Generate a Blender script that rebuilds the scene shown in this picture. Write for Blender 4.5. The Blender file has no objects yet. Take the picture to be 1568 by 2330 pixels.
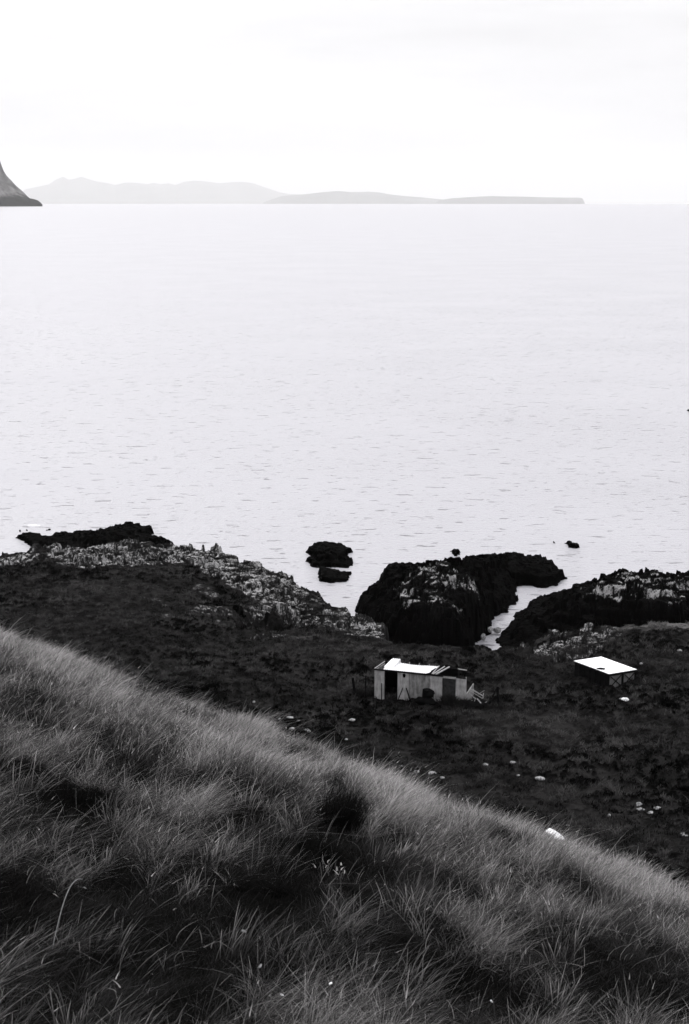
import bpy, math, random
import numpy as np
from mathutils import Vector, Matrix
random.seed(7)
rng = np.random.default_rng(11)
R_ = math.radians
col = bpy.context.scene.collection
sc = bpy.context.scene

# ------------------------------------------------------------------ camera model
PITCH = R_(12.43); FPX = 3235.0; CX, CY = 784.0, 1164.7; H = 40.0
REARTH = 6.371e6
def at(px, py, z):
    """point at height z seen at picture point px, py"""
    sx = (px - CX) / FPX; sy = (CY - py) / FPX
    dy = math.cos(PITCH) + sy * math.sin(PITCH)
    dz = -math.sin(PITCH) + sy * math.cos(PITCH)
    t = (z - H) / dz
    return np.array([sx * t, dy * t, z])
def ray(px, py):
    sx = (px - CX) / FPX; sy = (CY - py) / FPX
    return np.array([sx, math.cos(PITCH) + sy * math.sin(PITCH), -math.sin(PITCH) + sy * math.cos(PITCH)])

# ------------------------------------------------------------------ noise
def _h(ix, iy, seed):
    n = (ix.astype(np.int64) * 374761393 + iy.astype(np.int64) * 668265263 + seed * 2147483647 * 3) & 0xFFFFFFFF
    n = ((n ^ (n >> 13)) * 1274126177) & 0xFFFFFFFF
    n = ((n ^ (n >> 16)) * 2246822519) & 0xFFFFFFFF
    return ((n ^ (n >> 15)) & 0xFFFFFF) / float(0xFFFFFF)
def vnoise(x, y, seed=0):
    ix = np.floor(x); iy = np.floor(y); fx = x - ix; fy = y - iy
    ix = ix.astype(np.int64); iy = iy.astype(np.int64)
    def g(a, b):
        t = _h(ix + a, iy + b, seed) * 2 * np.pi
        return np.cos(t) * (fx - a) + np.sin(t) * (fy - b)
    u = fx * fx * fx * (fx * (fx * 6 - 15) + 10); v = fy * fy * fy * (fy * (fy * 6 - 15) + 10)
    return ((g(0, 0) * (1 - u) + g(1, 0) * u) * (1 - v) + (g(0, 1) * (1 - u) + g(1, 1) * u) * v) * 1.5
def fbm(x, y, o=4, seed=0, gain=.5):
    s = np.zeros_like(x); a = 1.0; t = 0
    for i in range(o):
        s += a * vnoise(x * 2 ** i + 13.7 * i, y * 2 ** i - 7.1 * i, seed + i); t += a; a *= gain
    return s / t
def facets(x, y, seed=0, tilt=1.0):
    """blocky rock: every voronoi cell has its own height and tilt; returns height (-1..1) and crack depth 0..1"""
    ix = np.floor(x).astype(np.int64); iy = np.floor(y).astype(np.int64)
    b1 = np.full(x.shape, 9.0); b2 = np.full(x.shape, 9.0); hh = np.zeros_like(x)
    for a in (-1, 0, 1):
        for b in (-1, 0, 1):
            cx = ix + a; cy = iy + b
            px = cx + _h(cx, cy, seed); py = cy + _h(cx, cy, seed + 1)
            dx = x - px; dy = y - py; d = dx * dx + dy * dy
            val = (_h(cx, cy, seed + 2) * 2 - 1) + tilt * (dx * (_h(cx, cy, seed + 3) * 2 - 1) + dy * (_h(cx, cy, seed + 4) * 2 - 1.0))
            m = d < b1
            b2 = np.where(m, b1, np.minimum(b2, d)); hh = np.where(m, val, hh); b1 = np.where(m, d, b1)
    return hh, np.clip(1 - (np.sqrt(b2) - np.sqrt(b1)) * 5, 0, 1)
def ledges(h, x, y, step, amt, dip=.07):
    """bedding: turn a slope into tilted ledges with broken faces"""
    t = dip * x - .03 * y + .5 * fbm(x * .12, y * .12, 2, 501); q = (h + t) / step; f = np.floor(q); r = q - f
    return h + amt * ((f + sm(.45, .95, r)) * step - t - h)
def pit_shade(x, y):
    """dark blobs painting the shade of tussock pits: 0..1"""
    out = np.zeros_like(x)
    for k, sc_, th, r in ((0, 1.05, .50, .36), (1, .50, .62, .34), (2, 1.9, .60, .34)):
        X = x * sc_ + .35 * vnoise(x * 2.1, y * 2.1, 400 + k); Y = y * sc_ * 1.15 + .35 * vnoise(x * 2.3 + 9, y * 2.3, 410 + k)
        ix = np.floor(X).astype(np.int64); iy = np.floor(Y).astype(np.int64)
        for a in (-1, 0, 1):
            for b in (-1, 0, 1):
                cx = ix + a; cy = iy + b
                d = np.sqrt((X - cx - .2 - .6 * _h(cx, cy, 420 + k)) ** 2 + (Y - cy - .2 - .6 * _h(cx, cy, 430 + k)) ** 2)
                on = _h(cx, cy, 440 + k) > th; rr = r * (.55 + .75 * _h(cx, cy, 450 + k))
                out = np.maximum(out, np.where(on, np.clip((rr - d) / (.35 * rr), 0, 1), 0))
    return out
def sm(a, b, x):
    t = np.clip((x - a) / (b - a), 0, 1); return t * t * (3 - 2 * t)
def sdist(x, y, poly):
    """distance to polygon outline, positive inside"""
    P = np.asarray(poly)[:, :2]; n = len(P)
    d = np.full(x.shape, 1e9); ins = np.zeros(x.shape, bool)
    for i in range(n):
        ax, ay = P[i]; bx, by = P[(i + 1) % n]
        ex, ey = bx - ax, by - ay; L = ex * ex + ey * ey + 1e-9
        t = np.clip(((x - ax) * ex + (y - ay) * ey) / L, 0, 1)
        d = np.minimum(d, (x - ax - t * ex) ** 2 + (y - ay - t * ey) ** 2)
        if ay != by:
            c = ((ay > y) != (by > y)) & (x < (bx - ax) * (y - ay) / (by - ay) + ax)
            ins ^= c
    d = np.sqrt(d)
    return np.where(ins, d, -d)
class RBF:
    def __init__(s, pts, reg=0.0):
        p = np.asarray(pts, float); s.c = p[:, :2] / 50.0; n = len(p)
        r = np.linalg.norm(s.c[:, None] - s.c[None], axis=2)
        K = s.k(r) + np.eye(n) * reg
        A = np.zeros((n + 3, n + 3)); A[:n, :n] = K; A[:n, n] = 1; A[:n, n + 1:] = s.c; A[n, :n] = 1; A[n + 1:, :n] = s.c.T
        s.w = np.linalg.solve(A, np.concatenate([p[:, 2], [0, 0, 0]]))
    @staticmethod
    def k(r): return np.where(r > 1e-9, r * r * np.log(r + 1e-12), 0)
    def __call__(s, x, y):
        x = np.asarray(x, float) / 50; y = np.asarray(y, float) / 50
        o = s.w[-3] + s.w[-2] * x + s.w[-1] * y
        for (cx, cy), w in zip(s.c, s.w):
            o = o + w * s.k(np.sqrt((x - cx) ** 2 + (y - cy) ** 2))
        return o

# crops of the photograph used while measuring -> picture points
c3 = lambda x, y: (x / 2.0, 1160.3 + y / 2.0)
c4 = lambda x, y: (658.6 + x / 3.333, 1191.7 + y / 3.333)
c5 = lambda x, y: (1066.2 + x / 3.125, 1191.7 + y / 3.125)
c1 = lambda x, y: (777.7 + x / 4.032, 1442.6 + y / 4.032)
c2 = lambda x, y: (1160.3 + x / 3.846, 1442.6 + y / 3.846)
c8 = lambda x, y: (564.5 + x / 1.5625, 1599.3 + y / 1.5625)

# ------------------------------------------------------------------ object helpers
def tag(o, label=None, cat=None, group=None, kind=None):
    if label: o['label'] = label
    if cat: o['category'] = cat
    if group: o['group'] = group
    if kind: o['kind'] = kind
    return o
def link(name, me, mat, parent=None):
    o = bpy.data.objects.new(name, me); col.objects.link(o)
    if mat: me.materials.append(mat)
    if parent: o.parent = parent
    return o
def empty(name, loc, rz=0.0):
    o = bpy.data.objects.new(name, None); o.empty_display_size = .3
    o.location = loc; o.rotation_euler = (0, 0, rz); col.objects.link(o); return o
def np_mesh(name, V, F4=None, F3=None, smooth=True, attrs=None):
    me = bpy.data.meshes.new(name)
    V = np.asarray(V, np.float32); me.vertices.add(len(V)); me.vertices.foreach_set('co', V.ravel())
    loops = []; starts = []; n = 0
    if F4 is not None and len(F4):
        F4 = np.asarray(F4, np.int32); loops.append(F4.ravel()); starts.append(np.arange(len(F4)) * 4 + n); n += F4.size
    if F3 is not None and len(F3):
        F3 = np.asarray(F3, np.int32); loops.append(F3.ravel()); starts.append(np.arange(len(F3)) * 3 + n); n += F3.size
    loops = np.concatenate(loops); starts = np.concatenate(starts).astype(np.int32)
    me.loops.add(len(loops)); me.loops.foreach_set('vertex_index', loops)
    me.polygons.add(len(starts)); me.polygons.foreach_set('loop_start', starts)
    me.update(calc_edges=True); me.validate()
    me.polygons.foreach_set('use_smooth', np.full(len(me.polygons), smooth))
    for k, v in (attrs or {}).items():
        a = me.attributes.new(k, 'FLOAT', 'POINT'); a.data.foreach_set('value', np.asarray(v, np.float32))
    return me
def grid_faces(nu, nv, keep=None):
    i = np.arange(nv - 1)[:, None] * nu + np.arange(nu - 1)[None]
    F = np.stack([i, i + 1, i + 1 + nu, i + nu], -1).reshape(-1, 4)
    if keep is not None: F = F[keep.ravel()[F].any(1)]
    return F
def compact(V, F, attrs):
    used = np.zeros(len(V), bool); used[F.ravel()] = True
    idx = np.cumsum(used) - 1
    return V[used], idx[F], {k: v[used] for k, v in attrs.items()}
class MB:
    def __init__(s): s.v = []; s.f = []
    def box(s, x0, x1, y0, y1, z0, z1):
        n = len(s.v)
        s.v += [(x, y, z) for z in (z0, z1) for y in (y0, y1) for x in (x0, x1)]
        s.f += [tuple(n + i for i in q) for q in ((0, 2, 3, 1), (4, 5, 7, 6), (0, 1, 5, 4), (2, 6, 7, 3), (0, 4, 6, 2), (1, 3, 7, 5))]
        return s
    def bar(s, a, b, w, h=None, sides=4, taper=1.0, wob=0.0, segs=1):
        """beam between two points"""
        h = h or w; a = Vector(a); b = Vector(b); d = (b - a).normalized()
        u = d.cross(Vector((0, 0, 1)));
        if u.length < 1e-3: u = Vector((1, 0, 0))
        u.normalize(); v = u.cross(d)
        n0 = len(s.v)
        for k in range(segs + 1):
            t = k / segs; c = a.lerp(b, t); q = 1 + (taper - 1) * t
            if wob: c = c + u * random.uniform(-wob, wob) + v * random.uniform(-wob, wob)
            for i in range(sides):
                an = 2 * math.pi * (i + .5) / sides
                s.v.append(tuple(c + u * math.cos(an) * w * q * .707 + v * math.sin(an) * h * q * .707))
        for k in range(segs):
            for i in range(sides):
                j = (i + 1) % sides
                s.f.append((n0 + k * sides + i, n0 + k * sides + j, n0 + (k + 1) * sides + j, n0 + (k + 1) * sides + i))
        s.f.append(tuple(n0 + i for i in reversed(range(sides)))); s.f.append(tuple(n0 + segs * sides + i for i in range(sides)))
        return s
    def build(s, name, mat, parent=None, bevel=0.0):
        me = bpy.data.meshes.new(name); me.from_pydata(s.v, [], s.f); me.update()
        o = link(name, me, mat, parent)
        if bevel:
            m = o.modifiers.new('b', 'BEVEL'); m.width = bevel; m.segments = 2
        return o

# ------------------------------------------------------------------ materials
def mat(name):
    m = bpy.data.materials.new(name); m.use_nodes = True
    nt = m.node_tree; nt.nodes.clear(); out = nt.nodes.new('ShaderNodeOutputMaterial')
    return m, nt, out
def N(nt, t, **k):
    n = nt.nodes.new(t)
    for a, b in k.items():
        if a in n.inputs.keys() and not hasattr(n, a): n.inputs[a].default_value = b
        else: setattr(n, a, b)
    return n
def L(nt, a, b): nt.links.new(a, b)
def ramp(nt, src, pts):
    r = nt.nodes.new('ShaderNodeValToRGB'); e = r.color_ramp.elements
    while len(e) < len(pts): e.new(.5)
    for q, (p, c) in zip(e, pts):
        q.position = p; q.color = c if len(c) == 4 else (*c, 1)
    L(nt, src, r.inputs[0]); return r
def gr(v, warm=0.0): return (v * (1 + warm), v, v * (1 + .02 - warm), 1)
def noise(nt, vec, scale, detail=4, rough=.55):
    n = nt.nodes.new('ShaderNodeTexNoise'); n.inputs['Scale'].default_value = scale
    n.inputs['Detail'].default_value = detail; n.inputs['Roughness'].default_value = rough
    if vec is not None: L(nt, vec, n.inputs['Vector'])
    return n
def math_(nt, op, a, b=None, clamp=False):
    n = nt.nodes.new('ShaderNodeMath'); n.operation = op; n.use_clamp = clamp
    for i, q in enumerate((a, b)):
        if q is None: continue
        if isinstance(q, (int, float)): n.inputs[i].default_value = q
        else: L(nt, q, n.inputs[i])
    return n.outputs[0]
def mixc(nt, f, a, b):
    n = nt.nodes.new('ShaderNodeMix'); n.data_type = 'RGBA'
    for i, q in ((0, f), (6, a), (7, b)):
        if isinstance(q, (int, float, tuple)): n.inputs[i].default_value = q
        else: L(nt, q, n.inputs[i])
    return n.outputs[2]
def geo(nt): return nt.nodes.new('ShaderNodeNewGeometry').outputs['Position']
def objc(nt): return nt.nodes.new('ShaderNodeTexCoord').outputs['Object']
def pbsdf(nt, out, color, rough=.9, spec=.2, bump=None, bs=.3, bd=.05):
    p = nt.nodes.new('ShaderNodeBsdfPrincipled'); p.inputs['Roughness'].default_value = rough
    p.inputs['Specular IOR Level'].default_value = spec
    if isinstance(color, tuple): p.inputs['Base Color'].default_value = color
    else: L(nt, color, p.inputs['Base Color'])
    if bump is not None:
        b = nt.nodes.new('ShaderNodeBump'); b.inputs['Strength'].default_value = bs; b.inputs['Distance'].default_value = bd
        L(nt, bump, b.inputs['Height']); L(nt, b.outputs[0], p.inputs['Normal'])
    L(nt, p.outputs[0], out.inputs['Surface']); return p

ROCK_BLACK, ROCK_PALE = .0006, .27
def rock_color(nt, pos, mid=.05):
    """black wet-zone rock with crusts of pale lichen where the attribute 'lichen' allows"""
    a = nt.nodes.new('ShaderNodeAttribute'); a.attribute_name = 'lichen'
    n1 = noise(nt, pos, 1.7, 8, .72); n2 = noise(nt, pos, .35, 3)
    mp = nt.nodes.new('ShaderNodeMapping'); mp.inputs['Scale'].default_value = (1.5, .8, 1.0); mp.inputs['Rotation'].default_value = (.3, .5, .2); L(nt, pos, mp.inputs[0])
    n3 = noise(nt, mp.outputs[0], 6.0, 5, .72)
    s = math_(nt, 'ADD', math_(nt, 'MULTIPLY', n1.outputs[0], .75), math_(nt, 'MULTIPLY', n2.outputs[0], .55))
    s = math_(nt, 'ADD', s, math_(nt, 'MULTIPLY', n3.outputs[0], .95))
    s = math_(nt, 'ADD', s, math_(nt, 'MULTIPLY', a.outputs['Fac'], .50))
    mr = nt.nodes.new('ShaderNodeMapRange'); mr.interpolation_type = 'SMOOTHSTEP'
    mr.inputs['From Min'].default_value = 1.54; mr.inputs['From Max'].default_value = 1.80; L(nt, s, mr.inputs[0])
    f = math_(nt, 'MULTIPLY', mr.outputs[0], math_(nt, 'MULTIPLY', a.outputs['Fac'], 3.0, True))
    base = mixc(nt, math_(nt, 'MULTIPLY', a.outputs['Fac'], .8), gr(ROCK_BLACK, .1), gr(mid, .02))
    return mixc(nt, f, base, gr(ROCK_PALE, .01)), math_(nt, 'ADD', n1.outputs[0], math_(nt, 'MULTIPLY', n3.outputs[0], .5))
def make_rock():
    m, nt, out = mat('shore_rock'); pos = geo(nt)
    c, b = rock_color(nt, pos, .006)
    pbsdf(nt, out, c, .95, .015, b, .9, .25); return m
def make_ground():
    m, nt, out = mat('heath_ground'); pos = geo(nt)
    rc, b = rock_color(nt, pos, .020)
    n = noise(nt, pos, 1.1, 6, .68); n2 = noise(nt, pos, .12, 3); n3 = noise(nt, pos, 5, 4, .7)
    s = math_(nt, 'ADD', n.outputs[0], math_(nt, 'MULTIPLY', n2.outputs[0], .7))
    s = math_(nt, 'ADD', s, math_(nt, 'MULTIPLY', n3.outputs[0], .35))
    g = nt.nodes.new('ShaderNodeMapRange'); g.inputs['From Min'].default_value = .78; g.inputs['From Max'].default_value = 1.3; L(nt, s, g.inputs[0])
    gc = mixc(nt, g.outputs[0], gr(.0010, .05), gr(.018, .03))  # dark end paints the shade among tussocks, pale end is grass
    pt = nt.nodes.new('ShaderNodeAttribute'); pt.attribute_name = 'turf_pale_shade'
    gc = mixc(nt, math_(nt, 'MULTIPLY', pt.outputs['Fac'], 1.0, True), gc, gr(.085, .03)); gc = mixc(nt, math_(nt, 'MULTIPLY', pt.outputs['Fac'], -1.0, True), gc, gr(.0006, .03))  # negative values paint the tussock pits' shade black
    a = nt.nodes.new('ShaderNodeAttribute'); a.attribute_name = 'rock'
    c = mixc(nt, a.outputs['Fac'], gc, rc)
    pbsdf(nt, out, c, .97, .01, b, .8, .2); return m
def make_soil():
    m, nt, out = mat('hill_soil'); pos = geo(nt)
    n = noise(nt, pos, 3, 6, .7)
    c = mixc(nt, n.outputs[0], gr(.0005, .05), gr(.0035, .03))
    pbsdf(nt, out, c, 1, .0, n.outputs[0], .8, .04); return m
def make_grass(name, transl=.38):
    m, nt, out = mat(name)
    a = nt.nodes.new('ShaderNodeAttribute'); a.attribute_name = 'tone'
    c = nt.nodes.new('ShaderNodeCombineColor')
    L(nt, math_(nt, 'MULTIPLY', a.outputs['Fac'], 1.015), c.inputs[0]); L(nt, math_(nt, 'MULTIPLY', a.outputs['Fac'], .985), c.inputs[1]); L(nt, math_(nt, 'MULTIPLY', a.outputs['Fac'], .98), c.inputs[2])
    d = nt.nodes.new('ShaderNodeBsdfDiffuse'); t = nt.nodes.new('ShaderNodeBsdfTranslucent'); x = nt.nodes.new('ShaderNodeMixShader')
    x.inputs[0].default_value = transl
    L(nt, c.outputs[0], d.inputs[0]); L(nt, c.outputs[0], t.inputs[0]); L(nt, d.outputs[0], x.inputs[1]); L(nt, t.outputs[0], x.inputs[2])
    L(nt, x.outputs[0], out.inputs[0]); return m
def make_water():
    m, nt, out = mat('sea_water'); pos = geo(nt)
    mp = nt.nodes.new('ShaderNodeMapping'); mp.inputs['Scale'].default_value = (.70, 1.5, .6); mp.inputs['Rotation'].default_value = (0, 0, R_(-4)); L(nt, pos, mp.inputs[0])
    n1 = noise(nt, mp.outputs[0], 1.0, 5, .62)          # chop
    mp2 = nt.nodes.new('ShaderNodeMapping'); mp2.inputs['Scale'].default_value = (.30, .95, .3); mp2.inputs['Rotation'].default_value = (0, 0, R_(5)); L(nt, pos, mp2.inputs[0])
    n2 = noise(nt, mp2.outputs[0], 1.0, 3, .5)          # wavelets
    pk = nt.nodes.new('ShaderNodeMapRange'); pk.interpolation_type = 'SMOOTHSTEP'; pk.inputs['From Min'].default_value = .64; pk.inputs['From Max'].default_value = .74
    L(nt, n2.outputs[0], pk.inputs[0])
    pk2 = nt.nodes.new('ShaderNodeMapRange'); pk2.interpolation_type = 'SMOOTHSTEP'; pk2.inputs['From Min'].default_value = .62; pk2.inputs['From Max'].default_value = .80
    L(nt, n1.outputs[0], pk2.inputs[0])
    n4 = noise(nt, pos, 2.6, 4, .6)
    h = math_(nt, 'ADD', math_(nt, 'MULTIPLY', n1.outputs[0], .14), math_(nt, 'MULTIPLY', pk.outputs[0], .95))
    h = math_(nt, 'ADD', h, math_(nt, 'MULTIPLY', pk2.outputs[0], .50))
    h = math_(nt, 'ADD', h, math_(nt, 'MULTIPLY', n4.outputs[0], .15))
    lw = noise(nt, pos, .022, 3, .6); lm = nt.nodes.new('ShaderNodeMapRange'); lm.inputs['From Min'].default_value = .36; lm.inputs['From Max'].default_value = .64
    lm.inputs['To Min'].default_value = .45; lm.inputs['To Max'].default_value = 1.35; L(nt, lw.outputs[0], lm.inputs[0])
    h = math_(nt, 'MULTIPLY', h, lm.outputs[0])
    fo = nt.nodes.new('ShaderNodeAttribute'); fo.attribute_name = 'foam'
    nf = noise(nt, pos, 1.6, 6, .75)
    ff = nt.nodes.new('ShaderNodeMapRange'); ff.inputs['From Min'].default_value = .98; ff.inputs['From Max'].default_value = 1.2
    L(nt, math_(nt, 'ADD', math_(nt, 'MULTIPLY', fo.outputs['Fac'], .8), nf.outputs[0]), ff.inputs[0])
    c = mixc(nt, ff.outputs[0], WATER_BASE, (.62, .62, .64, 1))
    p = pbsdf(nt, out, c, WATER_ROUGH, .5, h, WATER_BUMP, 1.0)
    p.inputs['IOR'].default_value = WATER_IOR
    return m
def simple(name, lo, hi, scale=3, warm=0.0, rough=.85, spec=.2, stretch=(1, 1, 1), p0=.3, p1=.7, bs=.3, bd=.02):
    m, nt, out = mat(name); v = objc(nt)
    mp = nt.nodes.new('ShaderNodeMapping'); mp.inputs['Scale'].default_value = stretch; L(nt, v, mp.inputs[0])
    n = noise(nt, mp.outputs[0], scale, 6, .65)
    r = nt.nodes.new('ShaderNodeMapRange'); r.inputs['From Min'].default_value = p0; r.inputs['From Max'].default_value = p1; L(nt, n.outputs[0], r.inputs[0])
    pbsdf(nt, out, mixc(nt, r.outputs[0], gr(lo, warm), gr(hi, warm)), rough, spec, n.outputs[0], bs, bd); return m

# --- light and tone settings
WATER_BASE = (.236, .233, .252, 1); WATER_ROUGH = .30; WATER_BUMP = .95; WATER_IOR = 1.34
SUN_STR = 2.0; SUN_EL = 48; SUN_AZ = -25      # degrees, azimuth from +Y (out to sea), negative = left
SKY_LOW = .675; SKY_HIGH = 1.75; HAZE = 1.7e-5
M_ROCK = make_rock(); M_GROUND = make_ground(); M_SOIL = make_soil(); M_WATER = make_water()
M_GRASS = make_grass('hill_grass'); M_HEATH = make_grass('heath_tufts', .2)

# ------------------------------------------------------------------ sea: one curved sheet to beyond the horizon
LEFT_REEF = [c3(*p) for p in [(40,100),(70,96),(110,94),(190,92),(222,106),(245,90),(300,84),(410,97),(440,85),(480,70),(500,56),(580,48),(640,50),(690,62),(720,74),(700,92),(690,104),(760,118),(800,132),(818,150),(790,170),(600,190),(300,190),(60,205),(0,205),(30,185),(100,175),(140,152),(110,132),(80,118)]]
def z0poly(pp, z=0.0): return np.array([at(*q, z) for q in pp])
reefW = z0poly(LEFT_REEF, .7)
def build_sea():
    # angular x radial sheet, rows geometric
    ang = np.concatenate([np.linspace(-180, -22, 50)[:-1], np.linspace(-22, 22, 221), np.linspace(22, 180, 50)[1:]])
    rr = np.concatenate([np.linspace(60, 260, 201), np.geomspace(262, 124000, 190)])
    A, Rr = np.meshgrid(np.radians(ang), rr)
    X = np.sin(A) * Rr; Yy = np.cos(A) * Rr; Z = -Rr ** 2 / (2 * REARTH)
    V = np.stack([X, Yy, Z], -1).reshape(-1, 3)
    foam = np.zeros(len(V))
    fp = at(*c3(130, 72), 0); fp2 = at(*c3(185, 66), 0)
    near = V[:, 1] < 400
    x, y = V[near, 0], V[near, 1]
    f = .5 * np.exp(-(((x - fp[0]) / 2.2) ** 2 + ((y - fp[1]) / 1.8) ** 2)) + .4 * np.exp(-(((x - fp2[0]) / 1.8) ** 2 + ((y - fp2[1]) / 1.5) ** 2))
    dr = np.minimum(np.abs(sdist(x, y, reefW)), np.abs(sdist(x, y, z0poly([c4(*p) for p in [(75, 188), (200, 124), (400, 133), (515, 178), (512, 262), (440, 368), (310, 412), (150, 295)]]))))
    foam[near] = np.clip(f + .42 * np.exp(-dr / 1.0), 0, .8)
    me = np_mesh('sea', V, grid_faces(len(ang), len(rr)), attrs={'foam': foam})
    return tag(link('sea', me, M_WATER), kind='structure')
build_sea()

# ------------------------------------------------------------------ ground by the shore
MAIN = [c3(-900, 225), c3(-300, 215), c3(0, 198), c3(60, 192), c3(130, 163), c3(350, 168), c3(440, 152), c3(500, 124), c3(560, 132), c3(700, 142), c3(800, 150),
        c3(880, 152), c3(960, 166), c3(1000, 166), c3(1040, 190), c3(1095, 220), c3(1140, 233), c3(1200, 239), c3(1230, 262),
        c3(1290, 270), c3(1340, 283), c3(1370, 303), c3(1390, 347), c3(1420, 358), c3(1470, 378), c3(1500, 402), c3(1527, 432), c4(355, 658),
        c4(420, 655), c4(520, 684), c4(600, 702), c4(700, 760), c4(780, 805), c4(855, 900), c4(1000, 915), c4(1300, 918), c4(1568, 924),
        c5(200, 872), c5(350, 885), c5(430, 850), c5(455, 790), c5(520, 752), c5(580, 714), c5(640, 709), c5(740, 728), c5(830, 716),
        c5(1000, 694), c5(1150, 688), c5(1568, 684), c5(2600, 690)]
MAINZ = [4, 4, 4, 4, 4.2, 4.2, 4.3, 4.5, 4.5, 4.3, 4, 3.8, 3.6, 3.5, 3.2, 3, 3, 3, 3, 3, 3, 3, 2.8, 2.6, 2.4, 2.2, 1.6, 2.2, 2.6, 3.2, 3.6, 4.2, 4.8, 5.6, 5.8, 5.8, 5.8,
         5.6, 5.3, 5.2, 5.2, 5.4, 5.6, 5.7, 5.8, 6, 6.2, 6.3, 6.4, 6.5]
mw = [at(p[0], p[1], z) for p, z in zip(MAIN, MAINZ)]
main_poly = np.array(mw + [np.array([240, 60, 0]), np.array([240, 10, 0]), np.array([-240, 10, 0]), np.array([-240, 110, 0])])
ctl = [p for p in mw]
for px, py, z in [(0, 1300, 6.6), (200, 1290, 6.3), (350, 1285, 5.8), (0, 1400, 8), (250, 1420, 7.8), (450, 1340, 6.0), (560, 1400, 6.2), (700, 1460, 6.4), (300, 1500, 8.2),
                  (500, 1560, 8.2), (640, 1372, 4.2), (700, 1340, 3.4), (600, 1295, 4.2), (852, 1586, 7.0), (1010, 1602, 7.0), (1385, 1545, 6.7), (1300, 1520, 6.5), (1200, 1500, 6.2), (1500, 1540, 6.8), (1568, 1480, 7.2), (1568, 1430, 6.9),
                  (1568, 1640, 7.6), (784, 1700, 8.6), (1100, 1750, 8.7), (1400, 1800, 9), (1568, 1950, 10.5), (1200, 1650, 7.8), (950, 1500, 6.4)]:
    ctl.append(at(px, py, z))
for x, y, z in [(-30, 50, 14), (0, 45, 14), (30, 45, 13), (60, 60, 10), (-60, 60, 15), (-100, 100, 11), (100, 100, 8), (60, 85, 8), (-60, 100, 9)]:
    ctl.append(np.array([x, y, z]))
main_rbf = RBF(ctl, 1e-3)
def px_world(px, py, zf=None):
    z = 7.0
    for _ in range(12):
        p = at(px, py, z); z = .5 * z + .5 * float(main_rbf(p[0], p[1]))
    return at(px, py, z)
def wpoly(pp): return np.array([px_world(*p) for p in pp])
ROCKZ = [
    # rim along the left shore, crag over the inlet, rim by the gully, crag on the right, thin streaks in the turf
    (wpoly([c3(-600, 150), c3(500, 60), c3(1100, 150), c3(1500, 330), c3(1568, 470), c3(1330, 545), c3(1100, 545), c3(1090, 470), c3(1150, 400), c3(1060, 360), c3(960, 300), c3(860, 262), c3(720, 250), c3(640, 262), c3(520, 262), c3(330, 262), c3(160, 268), c3(0, 262), c3(-600, 290)]), 1.0, 1.0),
    (wpoly([c3(1075, 575), c3(1080, 548), c3(1250, 560), c3(1330, 530), c4(0, 720), c4(180, 640), c4(560, 660), c4(760, 770), c4(870, 900), c4(760, 905), c4(560, 880), c4(400, 868), c4(340, 820), c4(250, 790), c4(100, 800), c4(0, 830), c3(1400, 590), c3(1200, 590)]), 1.0, .9),
    (wpoly([c5(340, 900), c5(440, 850), c5(470, 760), c5(580, 690), c5(900, 700), c5(1150, 690), c5(1150, 750), c5(1030, 800), c5(1010, 870), c5(900, 935), c5(620, 992), c5(520, 995), c5(440, 935)]), 1.0, .9),
    (wpoly([c3(630, 385), c3(700, 395), c3(775, 428), c3(760, 438), c3(690, 412), c3(640, 396)]), .5, .9),
    (wpoly([c3(870, 350), c3(930, 342), c3(1005, 385), c3(990, 402), c3(900, 368)]), .6, .9),
    (wpoly([c3(865, 470), c3(900, 440), c3(960, 440), c3(1060, 468), c3(1060, 482), c3(960, 482), c3(890, 488)]), .7, 1.0),
    (wpoly([c3(730, 318), c3(790, 303), c3(850, 333), c3(830, 348), c3(760, 330)]), .4, .6),
    (wpoly([c3(500, 318), c3(560, 312), c3(600, 330), c3(540, 334)]), .3, .6),
    (wpoly([c3(725, 478), c3(760, 470), c3(780, 482), c3(750, 490)]), .6, 1.0),
    (wpoly([c3(785, 375), c3(810, 378), c3(830, 400), c3(800, 395)]), .5, .9),
    (wpoly([c3(985, 505), c3(1010, 505), c3(1035, 522), c3(1000, 522)]), .6, 1.0),
    (wpoly([c3(920, 282), c3(1000, 285), c3(1110, 318), c3(1100, 330), c3(1000, 310)]), .5, .9),
]
GULLY = wpoly([c3(1100, 455), c3(1180, 462), c3(1240, 480), c3(1320, 478), c3(1310, 540), c3(1200, 542), c3(1120, 530)])   # dark hollow in the left crag
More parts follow.
